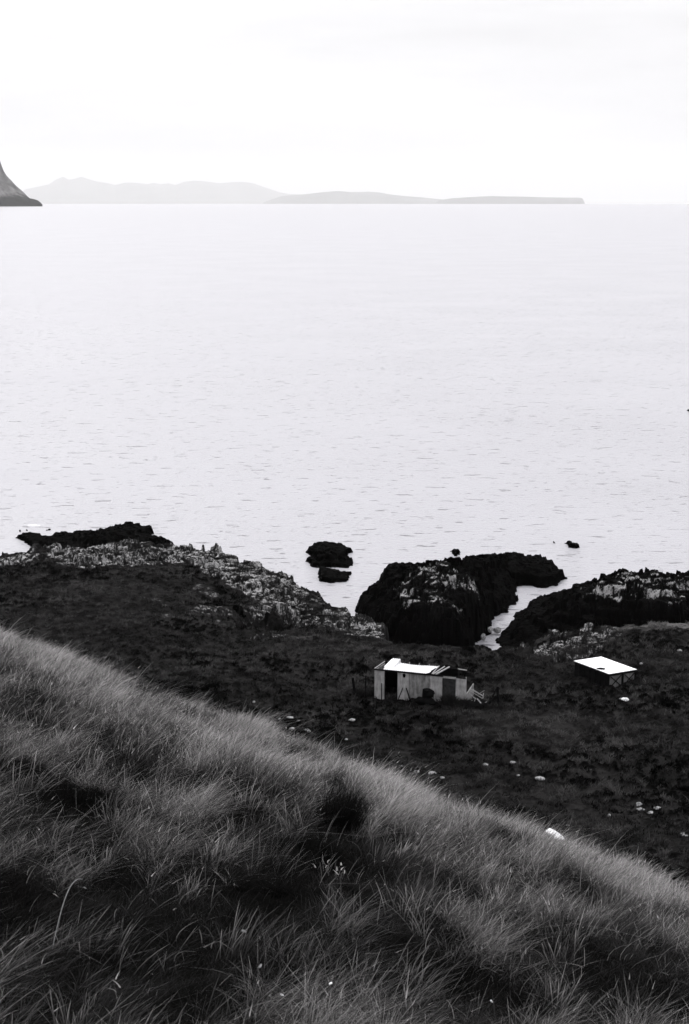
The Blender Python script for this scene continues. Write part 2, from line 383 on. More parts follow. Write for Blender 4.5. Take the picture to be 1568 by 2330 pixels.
def main_height(x, y, fine=True):
    wob = fbm(x * .35, y * .35, 4, 5) * 1.6
    d = sdist(x, y, main_poly) + wob
    base = np.clip(main_rbf(x, y), .8, 17)
    rock = np.zeros_like(x); lich = np.zeros_like(x)
    for poly, amp, li in ROCKZ:
        big = amp >= 1.0
        dd = sdist(x, y, poly) + fbm(x * .5, y * .5, 3, 21) * (1.6 if big else .5); dd = dd if big else dd + .45; small = rock * 0 if 'small' not in locals() else small
        if not big: small = np.maximum(small, sm(-.5, .5, dd))
        m = sm(-.5, .7, dd) * amp
        rock = np.maximum(rock, m); lich = np.maximum(lich, sm(-.5, .7, dd) * li)
    # patches of turf between the rocks
    turf = sm(.05, .35, fbm(x * .16, y * .25, 3, 44))
    brk = sm(-.10, .10, fbm(x * .22, y * .45, 4, 47) + .25 * sm(.3, 1, rock)); brk = np.maximum(brk, small)
    rock = rock * brk; lich = lich * brk
    rk = rock * (1 - .45 * turf)
    f1, k1 = facets(x * .30, y * .42, 1, 1.2); f2, k2 = facets(x * .95 + f1 * .3, y * 1.1, 9, 1.3); f3, k3 = facets(x * 2.6, y * 2.8, 17, 1.2)
    bump = f1 * .36 + f2 * .26 + f3 * .14 - k1 * .25 - k2 * .14
    g = fbm(x * .10, y * .12, 3, 3) * .55 + fbm(x * .7, y * .9, 4, 8) * .38
    h = base + rk * bump + (1 - rk) * g * sm(0, 6, d)
    h = h * (1 - rk) + rk * ledges(h, x, y, .7, .6)
    # terraces and a dark hollow
    h = h - 2.6 * sm(-1.2, 1.2, sdist(x, y, GULLY) + fbm(x * .6, y * .6, 3, 31) * 1.2)
    edge = sm(-.15, .9, d)
    cr = facets(x * .8, y * .8, 61, 1.0)[0]
    h = h * edge + (1 - edge) * -2.0 + edge * (1 - sm(.9, 3.0, d)) * cr * .18
    cliff = (1 - sm(.25, .9, d))                      # bare black rock on the sea face
    rock = np.clip(np.maximum(rk, cliff), 0, 1)
    lich = 1.1 * lich * (1 - .5 * k2) * (1 - .3 * k3) * sm(1.6, 3.2, h + fbm(x * .4, y * .4, 3, 71) * 1.5) * (1 - .9 * cliff) * (1 - sm(-1.0, .5, sdist(x, y, GULLY)))  # cracks and hollow get painted shade by thinning the lichen mask
    pale = sm(-1.0, 1.0, sdist(x, y, PALE) + fbm(x * .4, y * .8, 3, 93) * 2.0) * .8
    s1 = sm(-.6, .6, sdist(x, y, PALE2) + fbm(x * .4, y * .8, 3, 95) * 1.0) * .4
    pshade = pit_shade(x, y) * (1 - np.clip(rk * 2, 0, 1)) * (1 - pale) * (.55 + .45 * sm(-.2, .2, fbm(x * .08, y * .1, 3, 461)))
    return h + .16 * pshade, rock, lich, np.maximum(pale, s1) - pshade, d
PALE = wpoly([c5(1000, 722), c5(1250, 718), c5(1568, 690), c5(1800, 690), c5(1800, 760), c5(1568, 752), c5(1300, 742), c5(1100, 765), c5(1020, 760)])
PALE2 = wpoly([c4(0, 862), c4(120, 862), c4(330, 852), c4(330, 862), c4(120, 875), c4(0, 880)])
def build_ground():
    u = np.concatenate([np.linspace(-1.6, -.30, 60)[:-1], np.linspace(-.30, .30, 860), np.linspace(.30, 1.6, 60)[1:]])
    y = np.concatenate([np.linspace(24, 52, 60)[:-1], np.linspace(52, 95, 270)[:-1], np.linspace(95, 176, 600)])
    U, Yy = np.meshgrid(u, y); X = U * Yy
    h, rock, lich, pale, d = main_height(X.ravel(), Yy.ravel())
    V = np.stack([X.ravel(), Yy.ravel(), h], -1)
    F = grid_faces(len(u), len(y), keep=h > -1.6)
    V, F, at_ = compact(V, F, {'rock': rock, 'lichen': lich, 'turf_pale_shade': pale})
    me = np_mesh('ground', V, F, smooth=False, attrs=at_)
    return tag(link('ground', me, M_GROUND), kind='structure')
build_ground()
def ground_z(x, y):
    return float(main_height(np.array([float(x)]), np.array([float(y)]))[0][0])
def on_ground(px, py, lift=0.0):
    """walk the sight line until it meets the ground"""
    r = ray(px, py); ts = np.linspace(45, 175, 1400) / r[1]
    P = r[None] * ts[:, None] + np.array([0, 0, H])
    h = main_height(P[:, 0], P[:, 1])[0]
    i = np.argmax(P[:, 2] <= h + lift)
    return P[i]

# ------------------------------------------------------------------ detached rocks in the sea
def rock_mass(name, pts, inner, label, cat, res=.13, edge=1.0, lich_lo=3.2, lich=1.0, amp=1.0, seed=0, group=None, zoff=0.0, wobble=.6, kind=None):
    """pts: outline picture points with their edge height; inner: picture points with heights"""
    P = np.array([at(p[0], p[1], p[2] if len(p) > 2 else .6) for p in pts])
    C = [q for q in P] + [at(*q) for q in inner]
    rbf = RBF(C, 2e-3)
    lo = P.min(0) - 2; hi = P.max(0) + 2
    xs = np.arange(lo[0], hi[0], res); ys = np.arange(lo[1], hi[1], res)
    X, Y = np.meshgrid(xs, ys); x = X.ravel(); y = Y.ravel()
    d = sdist(x, y, P) + fbm(x * .45, y * .45, 4, 5 + seed) * wobble + fbm(x * 1.7, y * 1.7, 2, 6 + seed) * .35
    b = np.clip(rbf(x, y), .4, 8)
    f1, k1 = facets(x * .30 + seed, y * .42, 1 + seed, 1.2); f2, k2 = facets(x * .95, y * 1.1, 9 + seed, 1.3); f3, k3 = facets(x * 2.6, y * 2.8, 17 + seed, 1.2)
    bump = f1 * .42 + f2 * .34 + f3 * .15 - k1 * .28 - k2 * .12
    e = sm(-.2, edge, d)
    h = (b + bump * amp * np.clip(b * .35, .1, 1)) * e - (1 - e) * 1.2
    n = fbm(x * .25, y * .4, 3, 71 + seed)
    li = sm(lich_lo - .5, lich_lo + .6, h + n * 2.2) * lich
    n = fbm(x * .5, y * .9, 4, 71 + seed)
    h = np.where(h > .15, ledges(h, x, y, .85, .75) + f3 * .06, h); h = np.maximum(h, -1.2)
    li = np.maximum(sm(lich_lo - .5, lich_lo + .5, h + n * 1.4), .6 * sm(lich_lo - 1.6, lich_lo - .8, h) * sm(.12, .32, n)) * (.42 + .58 * sm(-.12, .12, fbm(x * .22, y * .9 + h * .9, 3, 77 + seed))) * (1 - .45 * k2) * (1 - .3 * k3) * lich  # crack shade painted in by thinning the lichen mask
    keep = h > -.9
    V = np.stack([x, y, h], -1); F = grid_faces(len(xs), len(ys), keep=keep)
    V, F, A = compact(V, F, {'lichen': li})
    c = V.mean(0); c[2] = 0
    V = V - c
    me = np_mesh(name, V, F, smooth=False, attrs=A)
    o = link(name, me, M_ROCK); o.location = c
    return tag(o, label, cat, group, kind)
Z = lambda f, pts, z: [(*f(*p), z) for p in pts]
rock_mass('rock_reef', [(p[0], p[1], .7) for p in LEFT_REEF], [(*c3(580, 75), 1.6), (*c3(300, 110), 1.5), (*c3(600, 130), 1.6), (*c3(250, 140), 1.3), (*c3(650, 110), 1.4)],
          'long low black reef along the water behind the pale rocks on the left', 'reef', lich=0.0, seed=3, amp=.8)
rock_mass('rock_islet', Z(c4, [(75,188),(100,170),(150,145),(200,124),(330,126),(400,133),(470,163),(515,178),(492,195),(440,232),(505,214),(512,262),(490,290),(505,305),(400,318),(300,305),(230,308),(150,298),(95,250),(135,225),(125,212)], .5),
          [(*c4(300, 170), 1.5), (*c4(220, 220), 1.4), (*c4(400, 190), 1.2), (*c4(420, 290), .5)],
          'black rock islet standing alone in the water between the two headlands', 'islet', lich=0.0, seed=11, amp=.7, wobble=.8)
rock_mass('rock_islet', Z(c4, [(215,322),(240,318),(280,322),(400,340),(495,338),(455,372),(445,408),(380,412),(310,420),(220,404),(210,350)], .5),
          [(*c4(300, 360), .9), (*c4(400, 370), .7)],
          'small low black rock just on the near side of the lone islet', 'islet', lich=0.0, seed=12, amp=.4, wobble=.25, edge=.4)
OUT = [(*c4(485, 668), .6), (*c4(470, 600), .8), (*c4(490, 535), 1), (*c4(540, 508), 1.2), (*c4(585, 492), 1.3), (*c4(600, 462), 1.4), (*c4(690, 447), 1.2), (*c4(692, 412), 1), (*c4(652, 382), 1), (*c4(655, 347), 1),
       (*c4(700, 308), 1.2), (*c4(760, 290), 1.2), (*c4(800, 282), 1.2), (*c4(940, 287), 1.2), (*c4(1020, 272), 1.2), (*c4(1150, 266), 1.2), (*c4(1200, 270), .8), (*c4(1215, 292), .6), (*c4(1280, 300), .6),
       (*c4(1265, 262), 1), (*c4(1290, 232), 1.2), (*c4(1420, 228), 1.2), (*c4(1568, 212), 1.2), (*c5(130, 226), 1.2), (*c5(180, 216), 1.3), (*c5(200, 196), 1.3), (*c5(340, 184), 1.3), (*c5(400, 188), 1.2),
       (*c5(440, 218), 1), (*c5(530, 200), 1), (*c5(560, 200), 1), (*c5(600, 220), 1), (*c5(610, 254), 1), (*c5(640, 264), .8), (*c5(655, 292), .8), (*c5(685, 313), .7), (*c5(690, 332), .6), (*c5(750, 356), .4),
       (*c5(740, 374), .4), (*c5(690, 386), .4), (*c5(665, 415), .4), (*c5(600, 433), .4), (*c5(520, 443), .4), (*c5(470, 435), .4), (*c5(435, 424), .4), (*c5(385, 424), .4), (*c5(372, 445), .4),
       (*c5(372, 492), .4), (*c5(392, 512), .4), (*c5(366, 550), .4), (*c5(322, 585), .3), (*c5(320, 612), .3), (*c5(262, 622), .3), (*c5(222, 645), .3), (*c5(204, 690), .3), (*c5(192, 740), .3), (*c5(60, 830), .4),
       (*c4(1400, 1010), .4), (*c4(1000, 1010), .4), (*c4(700, 900), .4), (*c4(560, 760), .4)]
rock_mass('rock_outcrop', OUT, [(*c4(640, 600), 2.6), (*c4(800, 400), 2.6), (*c4(760, 520), 3.2), (*c4(1000, 340), 2.6), (*c4(950, 450), 4.2), (*c4(1250, 360), 4.2), (*c4(1330, 480), 5.2), (*c4(1450, 500), 5.0), (*c4(1180, 560), 4.8), (*c4(1300, 600), 5.0),
                                (*c5(200, 280), 2.4), (*c5(450, 300), 2.0), (*c5(600, 350), 1.4), (*c5(130, 420), 4.2), (*c5(250, 480), 2.4), (*c4(1150, 760), 3.4), (*c4(900, 700), 3.2), (*c4(700, 680), 2.6), (*c4(1400, 700), 3.0), (*c4(1100, 900), 1.6), (*c4(1400, 900), 1.2)],
          'big black rock outcrop ringed by water, patched with pale lichen, in front of the shed', 'rock outcrop', seed=21, lich_lo=3.9, lich=1.2, wobble=.5)
RID = [(*c5(862, 404), .5), (*c5(872, 380), .9), (*c5(920, 352), 1.2), (*c5(990, 334), 1.5), (*c5(1040, 308), 1.8), (*c5(1080, 310), 1.8), (*c5(1170, 320), 1.8), (*c5(1190, 332), 1.6), (*c5(1240, 328), 1.6), (*c5(1300, 342), 1.6),
       (*c5(1380, 350), 1.5), (*c5(1440, 347), 1.6), (*c5(1490, 333), 1.7), (*c5(1568, 338), 1.7), (*c5(1900, 350), 1.8), (*c5(2500, 340), 2), (*c5(2500, 800), .5), (*c5(1568, 800), .5), (*c5(1100, 800), .5), (*c5(700, 860), .5), (*c5(400, 940), .5), (*c5(230, 900), .5), (*c5(160, 820), .3), (*c5(200, 760), .2),
       (*c5(226, 712), .3), (*c5(272, 684), .3), (*c5(290, 645), .3), (*c5(296, 608), .4), (*c5(330, 596), .4), (*c5(368, 580), .4), (*c5(390, 548), .5), (*c5(440, 537), .5), (*c5(500, 522), .5), (*c5(600, 492), .5), (*c5(650, 472), .5),
       (*c5(690, 452), .5), (*c5(730, 424), .5), (*c5(760, 427), .5), (*c5(800, 407), .5)]
rock_mass('rock_ridge', RID, [(*c5(1000, 400), 2.6), (*c5(1150, 380), 2.6), (*c5(1000, 480), 3.8), (*c5(1200, 470), 4.6), (*c5(1450, 460), 4.8), (*c5(1100, 560), 4.8), (*c5(1400, 560), 5.2), (*c5(1568, 580), 5.2), (*c5(800, 480), 2.4), (*c5(850, 580), 3.2),
                              (*c5(600, 560), 1.6), (*c5(600, 680), 2), (*c5(900, 690), 2.6), (*c5(1300, 650), 3.8), (*c5(2000, 500), 5), (*c5(2000, 620), 4.6), (*c5(1568, 690), 2.6), (*c5(1200, 720), 1.4)],
          'long rock ridge with a pale lichen band above black rock, running off the right edge', 'rock ridge', seed=31, lich_lo=3.4, lich=1.35, wobble=.6)
rock_mass('rock_block', Z(c5, [(388, 447), (410, 440), (435, 450), (452, 468), (445, 484), (415, 490), (388, 476)], .5), [(*c5(420, 462), .9)],
          'small dark rock at the mouth of the cleft in the big outcrop', 'rock', lich=0, seed=41, wobble=.3, res=.1, amp=.5)
SK = [('rock_skerry', c5, [(678, 128), (700, 124), (740, 127), (765, 138), (805, 150), (810, 160), (785, 168), (745, 172), (715, 166), (695, 150)], 'larger low black skerry awash beyond the right headland'),
      ('rock_skerry', c5, [(584, 118), (600, 114), (628, 118), (626, 127), (596, 128)], 'thin low skerry just left of the larger awash skerry'),
      ('rock_skerry', c4, [(1203, 192), (1240, 188), (1300, 194), (1320, 206), (1312, 224), (1285, 236), (1240, 240), (1215, 215)], 'broken skerry touching the back of the big black outcrop'),
      ('rock_skerry', c5, [(1275, 268), (1285, 264), (1300, 268), (1296, 276), (1280, 277)], 'tiny round rock in the water off the right ridge, the farther of two'),
      ('rock_skerry', c5, [(1335, 300), (1350, 293), (1368, 298), (1362, 310), (1340, 310)], 'tiny round rock in the water off the right ridge, the nearer of two'),
      ('rock_skerry', c5, [(450, 194), (465, 190), (478, 196), (474, 208), (455, 208)], 'tiny black rock behind the big outcrop, left one of a pair'),
      ('rock_skerry', c5, [(488, 194), (505, 190), (514, 198), (508, 212), (490, 210)], 'tiny black rock behind the big outcrop, right one of a pair'),
      ('rock_skerry', c3, [(75, 87), (90, 84), (106, 88), (100, 95), (80, 95)], 'tiny black rock in the foam off the tip of the left reef'),
      ('rock_skerry', c3, [(110, 82), (122, 76), (138, 86), (132, 92), (112, 91)], 'small peaked rock poking out of the foam by the left reef'),
      ('rock_skerry', c3, [(198, 82), (220, 77), (242, 82), (236, 88), (206, 88)], 'flat black rock between the foam and the left reef')]
for i, (nm, f, pts, lab) in enumerate(SK):
    cx = sum(p[0] for p in pts) / len(pts); cy = sum(p[1] for p in pts) / len(pts)
    rock_mass(nm, Z(f, pts, .2), [(*f(cx, cy), .55)], lab, 'skerry', res=.12 if i else .14, lich=0, seed=50 + i * 3, wobble=.25, amp=.5, edge=.5, group='small skerries off the shore')
rock_mass('rock_skerry', [(1550, 932.4, .2), (1556, 930.6, .2), (1572, 929.5, .2), (1620, 929, .2), (1625, 934, .2), (1572, 935.4, .2)], [(1585, 932, .7)],
          'dark skerry far out on the sea, cut by the right edge of the picture', 'skerry', res=.3, lich=0, seed=90, wobble=.5, amp=.5, edge=1.2, group='small skerries off the shore')

# ------------------------------------------------------------------ the near hillside
HA, HB, HC, HTH = .2299441, .01745305, .08543427, .6505204
HN = (math.cos(HTH), math.sin(HTH))
def hill_z(x, y):
    t = x * HN[0] + y * HN[1]; s = -x * HN[1] + y * HN[0]
    tc = (.75 - HA) / (2 * HB); tt = np.minimum(t, tc)
    tt = np.where(tt < -8, -8 + (tt + 8) * .6, tt)
    z = 38.2 - (HA * tt + HB * tt * np.abs(tt)) - .75 * np.maximum(t - tc, 0) - HC * s
    z = z + fbm(x * .6, y * .4, 3, 101) * .22 + fbm(x * 2.2, y * 1.2, 3, 103) * .11
    return z
def build_hill():
    u = np.linspace(-1.5, 1.5, 640); y = np.concatenate([np.linspace(-3, 30, 620)[:-1], np.linspace(30, 75, 90)])
    U, Yy = np.meshgrid(u, y); X = U * (6 + np.maximum(Yy, 0) * .62) * 1.0
    x, yy = X.ravel(), Yy.ravel()
    h = hill_z(x, yy)
    V = np.stack([x, yy, h], -1)
    F = grid_faces(len(u), len(y), keep=h > 3)
    V, F, _ = compact(V, F, {})
    return tag(link('hill', np_mesh('hill', V, F), M_SOIL), kind='structure')
build_hill()
def on_hill(px, py):
    r = ray(px, py); ts = np.linspace(1.5, 40, 3000)
    P = r[None] * ts[:, None] + np.array([0, 0, H])
    g = P[:, 2] - hill_z(P[:, 0], P[:, 1]); i = np.argmax(g <= 0) if (g <= 0).any() else np.argmin(g)
    return np.array([P[i][0], P[i][1], P[i][2] - max(g[i], 0)])

def blades(P, hgt, wid, lean, curl, tone_b, tone_t, rs, nseg=3, tpow=1.0):
    """P base (n,3), lean (n,2) horizontal tip offset as share of height"""
    n = len(P); ang = rs.uniform(0, np.pi, n); side = np.stack([np.cos(ang), np.sin(ang) * .35, np.zeros(n)], -1)
    V = np.zeros((n, 2 * nseg + 1, 3)); T = np.zeros((n, 2 * nseg + 1))
    for k in range(nseg + 1):
        t = k / nseg
        off = np.stack([lean[:, 0] * t * (1 - curl + curl * t * 2), lean[:, 1] * t * (1 - curl + curl * t * 2), t - curl * .5 * t * t], -1) * hgt[:, None]
        c = P + off
        if k < nseg:
            w = (wid * (1 - .75 * t))[:, None] * .5
            V[:, 2 * k] = c - side * w; V[:, 2 * k + 1] = c + side * w
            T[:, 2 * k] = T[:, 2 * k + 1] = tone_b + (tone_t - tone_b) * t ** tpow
        else:
            V[:, 2 * k] = c; T[:, 2 * k] = tone_t
    m = 2 * nseg + 1; base = np.arange(n)[:, None] * m
    F4 = np.concatenate([base + np.array([[2 * k, 2 * k + 1, 2 * k + 3, 2 * k + 2]]) for k in range(nseg - 1)]) if nseg > 1 else None
    F3 = base + np.array([[2 * nseg - 2, 2 * nseg - 1, 2 * nseg]])
    return V.reshape(-1, 3), F4, F3, T.ravel()
def blade_obj(name, material, *a, **k):
    V, F4, F3, T = blades(*a, **k)
    return link(name, np_mesh(name, V, F4, F3, attrs={'tone': T}), material)

# shade of hollows, and dark rushy patches, painted into the blade tone: picture point, radii in metres, strength
HOLLOW_SHADE = [(700, 1955, 120, 60, 1.0), (772, 1850, 42, 75, .95), (560, 1875, 75, 32, .85), (170, 1835, 115, 50, .95), (40, 1790, 60, 40, .5), (310, 1575, 60, 28, .8), (475, 1640, 45, 36, .7), (550, 2050, 95, 42, 1.0), (650, 2050, 80, 40, .95),
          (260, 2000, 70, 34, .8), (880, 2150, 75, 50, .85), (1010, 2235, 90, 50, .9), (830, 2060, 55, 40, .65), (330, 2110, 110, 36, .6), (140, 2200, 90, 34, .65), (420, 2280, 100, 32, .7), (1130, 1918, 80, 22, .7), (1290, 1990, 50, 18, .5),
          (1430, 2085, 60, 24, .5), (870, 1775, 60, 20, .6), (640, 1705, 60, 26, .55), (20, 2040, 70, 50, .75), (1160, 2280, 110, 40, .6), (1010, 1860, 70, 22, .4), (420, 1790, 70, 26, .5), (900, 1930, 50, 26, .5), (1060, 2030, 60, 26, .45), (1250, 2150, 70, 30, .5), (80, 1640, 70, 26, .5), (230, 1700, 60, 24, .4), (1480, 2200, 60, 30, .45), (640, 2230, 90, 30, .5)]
HOLW_SHADE = []
for a, b, rx, ry, st in HOLLOW_SHADE:
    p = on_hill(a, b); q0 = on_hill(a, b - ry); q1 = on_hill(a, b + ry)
    HOLW_SHADE.append((p, rx * math.hypot(p[1], H - p[2]) / FPX, min(2.2, .5 * abs(q0[1] - q1[1])), st))
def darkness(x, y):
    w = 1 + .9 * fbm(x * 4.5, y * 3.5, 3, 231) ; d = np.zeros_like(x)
    for p, rx, ry, s in HOLW_SHADE:
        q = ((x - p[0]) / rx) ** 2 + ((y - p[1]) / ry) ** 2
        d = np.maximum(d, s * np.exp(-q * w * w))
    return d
def build_grass():
    n = 1250000
    y = 2.6 + (30 - 2.6) * rng.random(n) ** 1.15
    u = rng.uniform(-.40, .40, n); x = u * (y + 1.5)
    t = x * HN[0] + y * HN[1]; m = t < 14.0                     # what lies before or just behind the brow
    x, y, t = x[m], y[m], t[m]; n = len(x)
    # gather the blades into wisps
    for k_ in (5.0, 11.0):
        cxs = np.floor(x * k_); cys = np.floor(y * k_); ic, jc = cxs.astype(np.int64), cys.astype(np.int64)
        tx = (cxs + .2 + .6 * _h(ic, jc, 71)) / k_; ty = (cys + .2 + .6 * _h(ic, jc, 72)) / k_
        pull = .35 * rng.random(n); x = x + (tx - x) * pull; y = y + (ty - y) * pull
    wisp = _h(ic, jc, 75); ic, jc = np.floor(x * 4.3 + y).astype(np.int64), np.floor(y * 3.7).astype(np.int64); wa = .5 * _h(ic, jc, 76) + .25 + .25 * wisp; wb = _h(ic, jc, 77)
    z = hill_z(x, y)
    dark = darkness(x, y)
    patch = fbm(x * 1.5, y * .55, 3, 201); big = fbm(x * .5, y * .2, 2, 205); cl = fbm(x * 4.6, y * 1.7, 2, 207)
    brow = sm(.15, .80, t / 10.5); near = 1 - sm(4.5, 10.5, t + .25 * y)
    near = np.clip(near + .25 * patch, 0, 1)
    tall = np.clip(.6 + .8 * patch + .35 * big + .8 * cl, .10, 1.6)
    hgt = (.065 + .120 * tall) * rng.uniform(.35, 1.35, n) * (.75 + .5 * wisp) * (1 - .40 * near) * (1 - .3 * dark)
    dens = np.clip(1.15 - 1.0 * np.maximum(0, dark - .25) + .7 * cl, .45, 1)
    dryp = np.clip(.40 + .45 * brow + .75 * patch + .45 * big + .65 * cl - 1.0 * dark - .05 * near, .02, .97)
    dry = rng.random(n) < dryp
    k1 = (.30 + 1.6 * wisp ** 2) * np.where(rng.random(n) < .17, 4.6, .50) * np.clip(.82 + 1.5 * patch + 1.6 * cl + .6 * big, .10, 2.2)
    tone_t = np.where(dry, np.minimum(rng.uniform(.18, .66, n) * k1, .80), rng.uniform(.015, .09, n)) * (1 - .30 * near)
    bright = rng.random(n) < .03; tone_t = np.where(dry & bright, rng.uniform(.45, .7, n), tone_t)
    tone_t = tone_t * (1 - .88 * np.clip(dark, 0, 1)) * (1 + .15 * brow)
    tone_b = tone_t * .12  # pale dry tips; sunlit top and dark base also painted in
    wild = .33 + .34 * near
    lean = np.stack([(.24 + .20 * fbm(x * .8, y * .8, 2, 211)) * (1 - .4 * near) + (wa - .5) * (1.1 + .8 * near) + rng.normal(0, 1, n) * wild, (wb - .5) * .6 + rng.normal(0, 1, n) * wild], -1)
    wid = (.0012 + .00026 * y) * rng.uniform(.6, 1.5, n)
    curl = np.where(rng.random(n) < .25, rng.uniform(.5, 1.25, n), rng.uniform(0, .45, n))
    k = rng.random(n) < dens
    P = np.stack([x, y, z - .01], -1)
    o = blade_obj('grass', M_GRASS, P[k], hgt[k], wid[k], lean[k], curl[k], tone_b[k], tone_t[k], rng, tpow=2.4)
    # pale seed heads on some of the tips
    q = k & dry & (rng.random(n) < .016 + .034 * sm(6, 13, y)) & (dark < .6); m_ = int(q.sum())
    tip = P[q] + np.stack([lean[q, 0] * (1 + curl[q]), lean[q, 1] * (1 + curl[q]), 1 - curl[q] * .5], -1) * hgt[q][:, None] * .93
    hd = rng.uniform(.012, .030, m_); t_ = rng.uniform(.15, .48, m_)
    hl = lean[q] * 1.5 + rng.normal(0, .35, (m_, 2))
    tag(blade_obj('grass_seed_heads', M_GRASS, tip, hd, wid[q] * 1.45, hl, rng.uniform(.1, .8, m_), t_, t_ * .8, rng, nseg=2), kind='stuff')
    return tag(o, kind='stuff')
build_grass()
def build_seed_stalks():
    """thin stalks standing above the turf; nobody could count them"""
    n = 4200
    y = 3.0 + 24 * rng.random(n) ** .75; x = rng.uniform(-.34, .34, n) * (y + 1.5)
    m = (x * HN[0] + y * HN[1] < 12.5); x, y = x[m], y[m]; n = len(x)
    z = hill_z(x, y)
    hgt = rng.uniform(.5, 1.0, n) * (.16 + .30 * sm(4, 14, y)); wid = (.0018 + .00022 * y)
    lean = np.stack([rng.normal(.35, .35, n), rng.normal(0, .35, n)], -1)
    tone = rng.uniform(.10, .5, n) * (1 - .7 * darkness(x, y))
    o = blade_obj('grass_stalks', M_GRASS, np.stack([x, y, z], -1), hgt, wid, lean, rng.uniform(.2, 1.1, n), tone * .5, tone, rng, nseg=5)
    return tag(o, kind='stuff')
build_seed_stalks()
def build_tussocks():
    """coarser upright tufts scattered through the finer turf"""
    m0 = 1500
    y = 4.0 + 22 * rng.random(m0) ** .8; x = rng.uniform(-.36, .36, m0) * (y + 1.5); t = x * HN[0] + y * HN[1]
    ok = (t < 12.5) & (darkness(x, y) < .55) & (rng.random(m0) < .35 + .65 * sm(3, 8, t)); x, y = x[ok], y[ok]; m0 = len(x)
    kk = 46; r = rng.uniform(.02, .07, m0)
    X = np.repeat(x, kk) + rng.normal(0, 1, m0 * kk) * np.repeat(r, kk); Y = np.repeat(y, kk) + rng.normal(0, 1, m0 * kk) * np.repeat(r, kk)
    n = len(X); hg = np.repeat(rng.uniform(.13, .27, m0), kk) * rng.uniform(.45, 1.15, n)
    ln = np.stack([np.repeat(rng.normal(.18, .15, m0), kk) + (X - np.repeat(x, kk)) * 3.5 + rng.normal(0, .16, n), rng.normal(0, .2, n)], -1)
    tn = np.repeat(rng.uniform(.12, .55, m0), kk) * np.where(rng.random(n) < .3, 1.5, .45)
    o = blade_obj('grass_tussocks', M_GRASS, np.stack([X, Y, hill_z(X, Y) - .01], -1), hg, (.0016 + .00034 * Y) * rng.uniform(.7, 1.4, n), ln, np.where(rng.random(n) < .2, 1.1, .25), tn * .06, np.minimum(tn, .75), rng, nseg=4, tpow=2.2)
    return tag(o, kind='stuff')
build_tussocks()

# ------------------------------------------------------------------ heath tufts on the lower ground
def build_heath():
    n = 85000
    y = 54 + (140 - 54) * rng.random(n) ** .85; x = rng.uniform(-.29, .29, n) * y
    h, rock, lich, pale, d = main_height(x, y)
    cl = fbm(x * .45, y * .7, 4, 301, .6); big = fbm(x * .1, y * .14, 3, 303)
    m = (rock < .35) & (d > 1.5) & (rng.random(n) < np.clip(.5 + 2.2 * cl, .03, 1))
    x, y, h, cl, big, pale = x[m], y[m], h[m], cl[m], big[m], pale[m]; n = len(x)
    k = 9
    X = np.repeat(x, k) + rng.normal(0, .10, n * k); Y = np.repeat(y, k) + rng.normal(0, .10, n * k); Zz = np.repeat(h, k) - .03
    hg = np.repeat(rng.uniform(.12, .34, n) * (1 + .5 * cl), k) * rng.uniform(.6, 1.2, n * k)
    base = np.clip(.027 + .070 * big + .060 * cl + .008 * rng.normal(0, 1, n) ** 2, .002, .075) * np.clip(1 + 1.15 * np.minimum(pale, 0), .03, 1) + np.maximum(pale, 0) * .08  # tufts also darkened where pit shade is painted
    tone = np.repeat(base, k) * rng.uniform(.6, 1.5, n * k)
    lean = np.stack([rng.normal(.15, .45, n * k), rng.normal(0, .45, n * k)], -1)
    o = blade_obj('heath_tufts', M_HEATH, np.stack([X, Y, Zz], -1), hg, np.full(n * k, .05), lean, rng.uniform(.2, .7, n * k), tone * .4, tone, rng, nseg=2)
    return tag(o, kind='stuff')
build_heath()

# ------------------------------------------------------------------ stones
M_STONE = simple('pale_stone', .03, .26, 9, .0, .9, .1, p0=.35, p1=.6, bs=.6)
M_WSTONE = simple('white_stone', .5, .8, 9, .0, .85, .2, p0=.3, p1=.7, bs=.5)
def stone_mesh(name, sx, sy, sz, seed, sub=3):
    import bmesh
    bm = bmesh.new(); bmesh.ops.create_icosphere(bm, subdivisions=sub, radius=1.0)
    r = random.Random(seed); planes = [(Vector((r.gauss(0, 1), r.gauss(0, 1), r.gauss(0, .8))).normalized(), r.uniform(.55, .92)) for _ in range(11)]
    for v in bm.verts:
        for pn, pd in planes:
            q = v.co.dot(pn)
            if q > pd: v.co -= pn * (q - pd) * .85
        v.co *= 1 + .05 * r.uniform(-1, 1)
        v.co = Vector((v.co.x * sx, v.co.y * sy, v.co.z * sz))
    me = bpy.data.meshes.new(name); bm.to_mesh(me); bm.free(); return me
def stone(px, py, w, hh, label, group='pale stones scattered over the lower heath', tilt=0, seed=0, m=None, name='stone'):
    p = on_ground(px, py, .05); dpx = FPX / math.hypot(p[1], H - p[2])
    sw = w / dpx / 2 * 1.0; sh = hh / dpx / 2 * 1.2
    me = stone_mesh(name, sw, sw * .8, max(sh * .75, .06), seed)
    o = link(name, me, m or M_STONE); o.location = (p[0], p[1], p[2] + sh * .05); o.rotation_euler = (0, R_(tilt), R_(seed * 37 % 360 * 0 + seed * 7 % 40 - 20))
    return tag(o, label, 'stone', group)
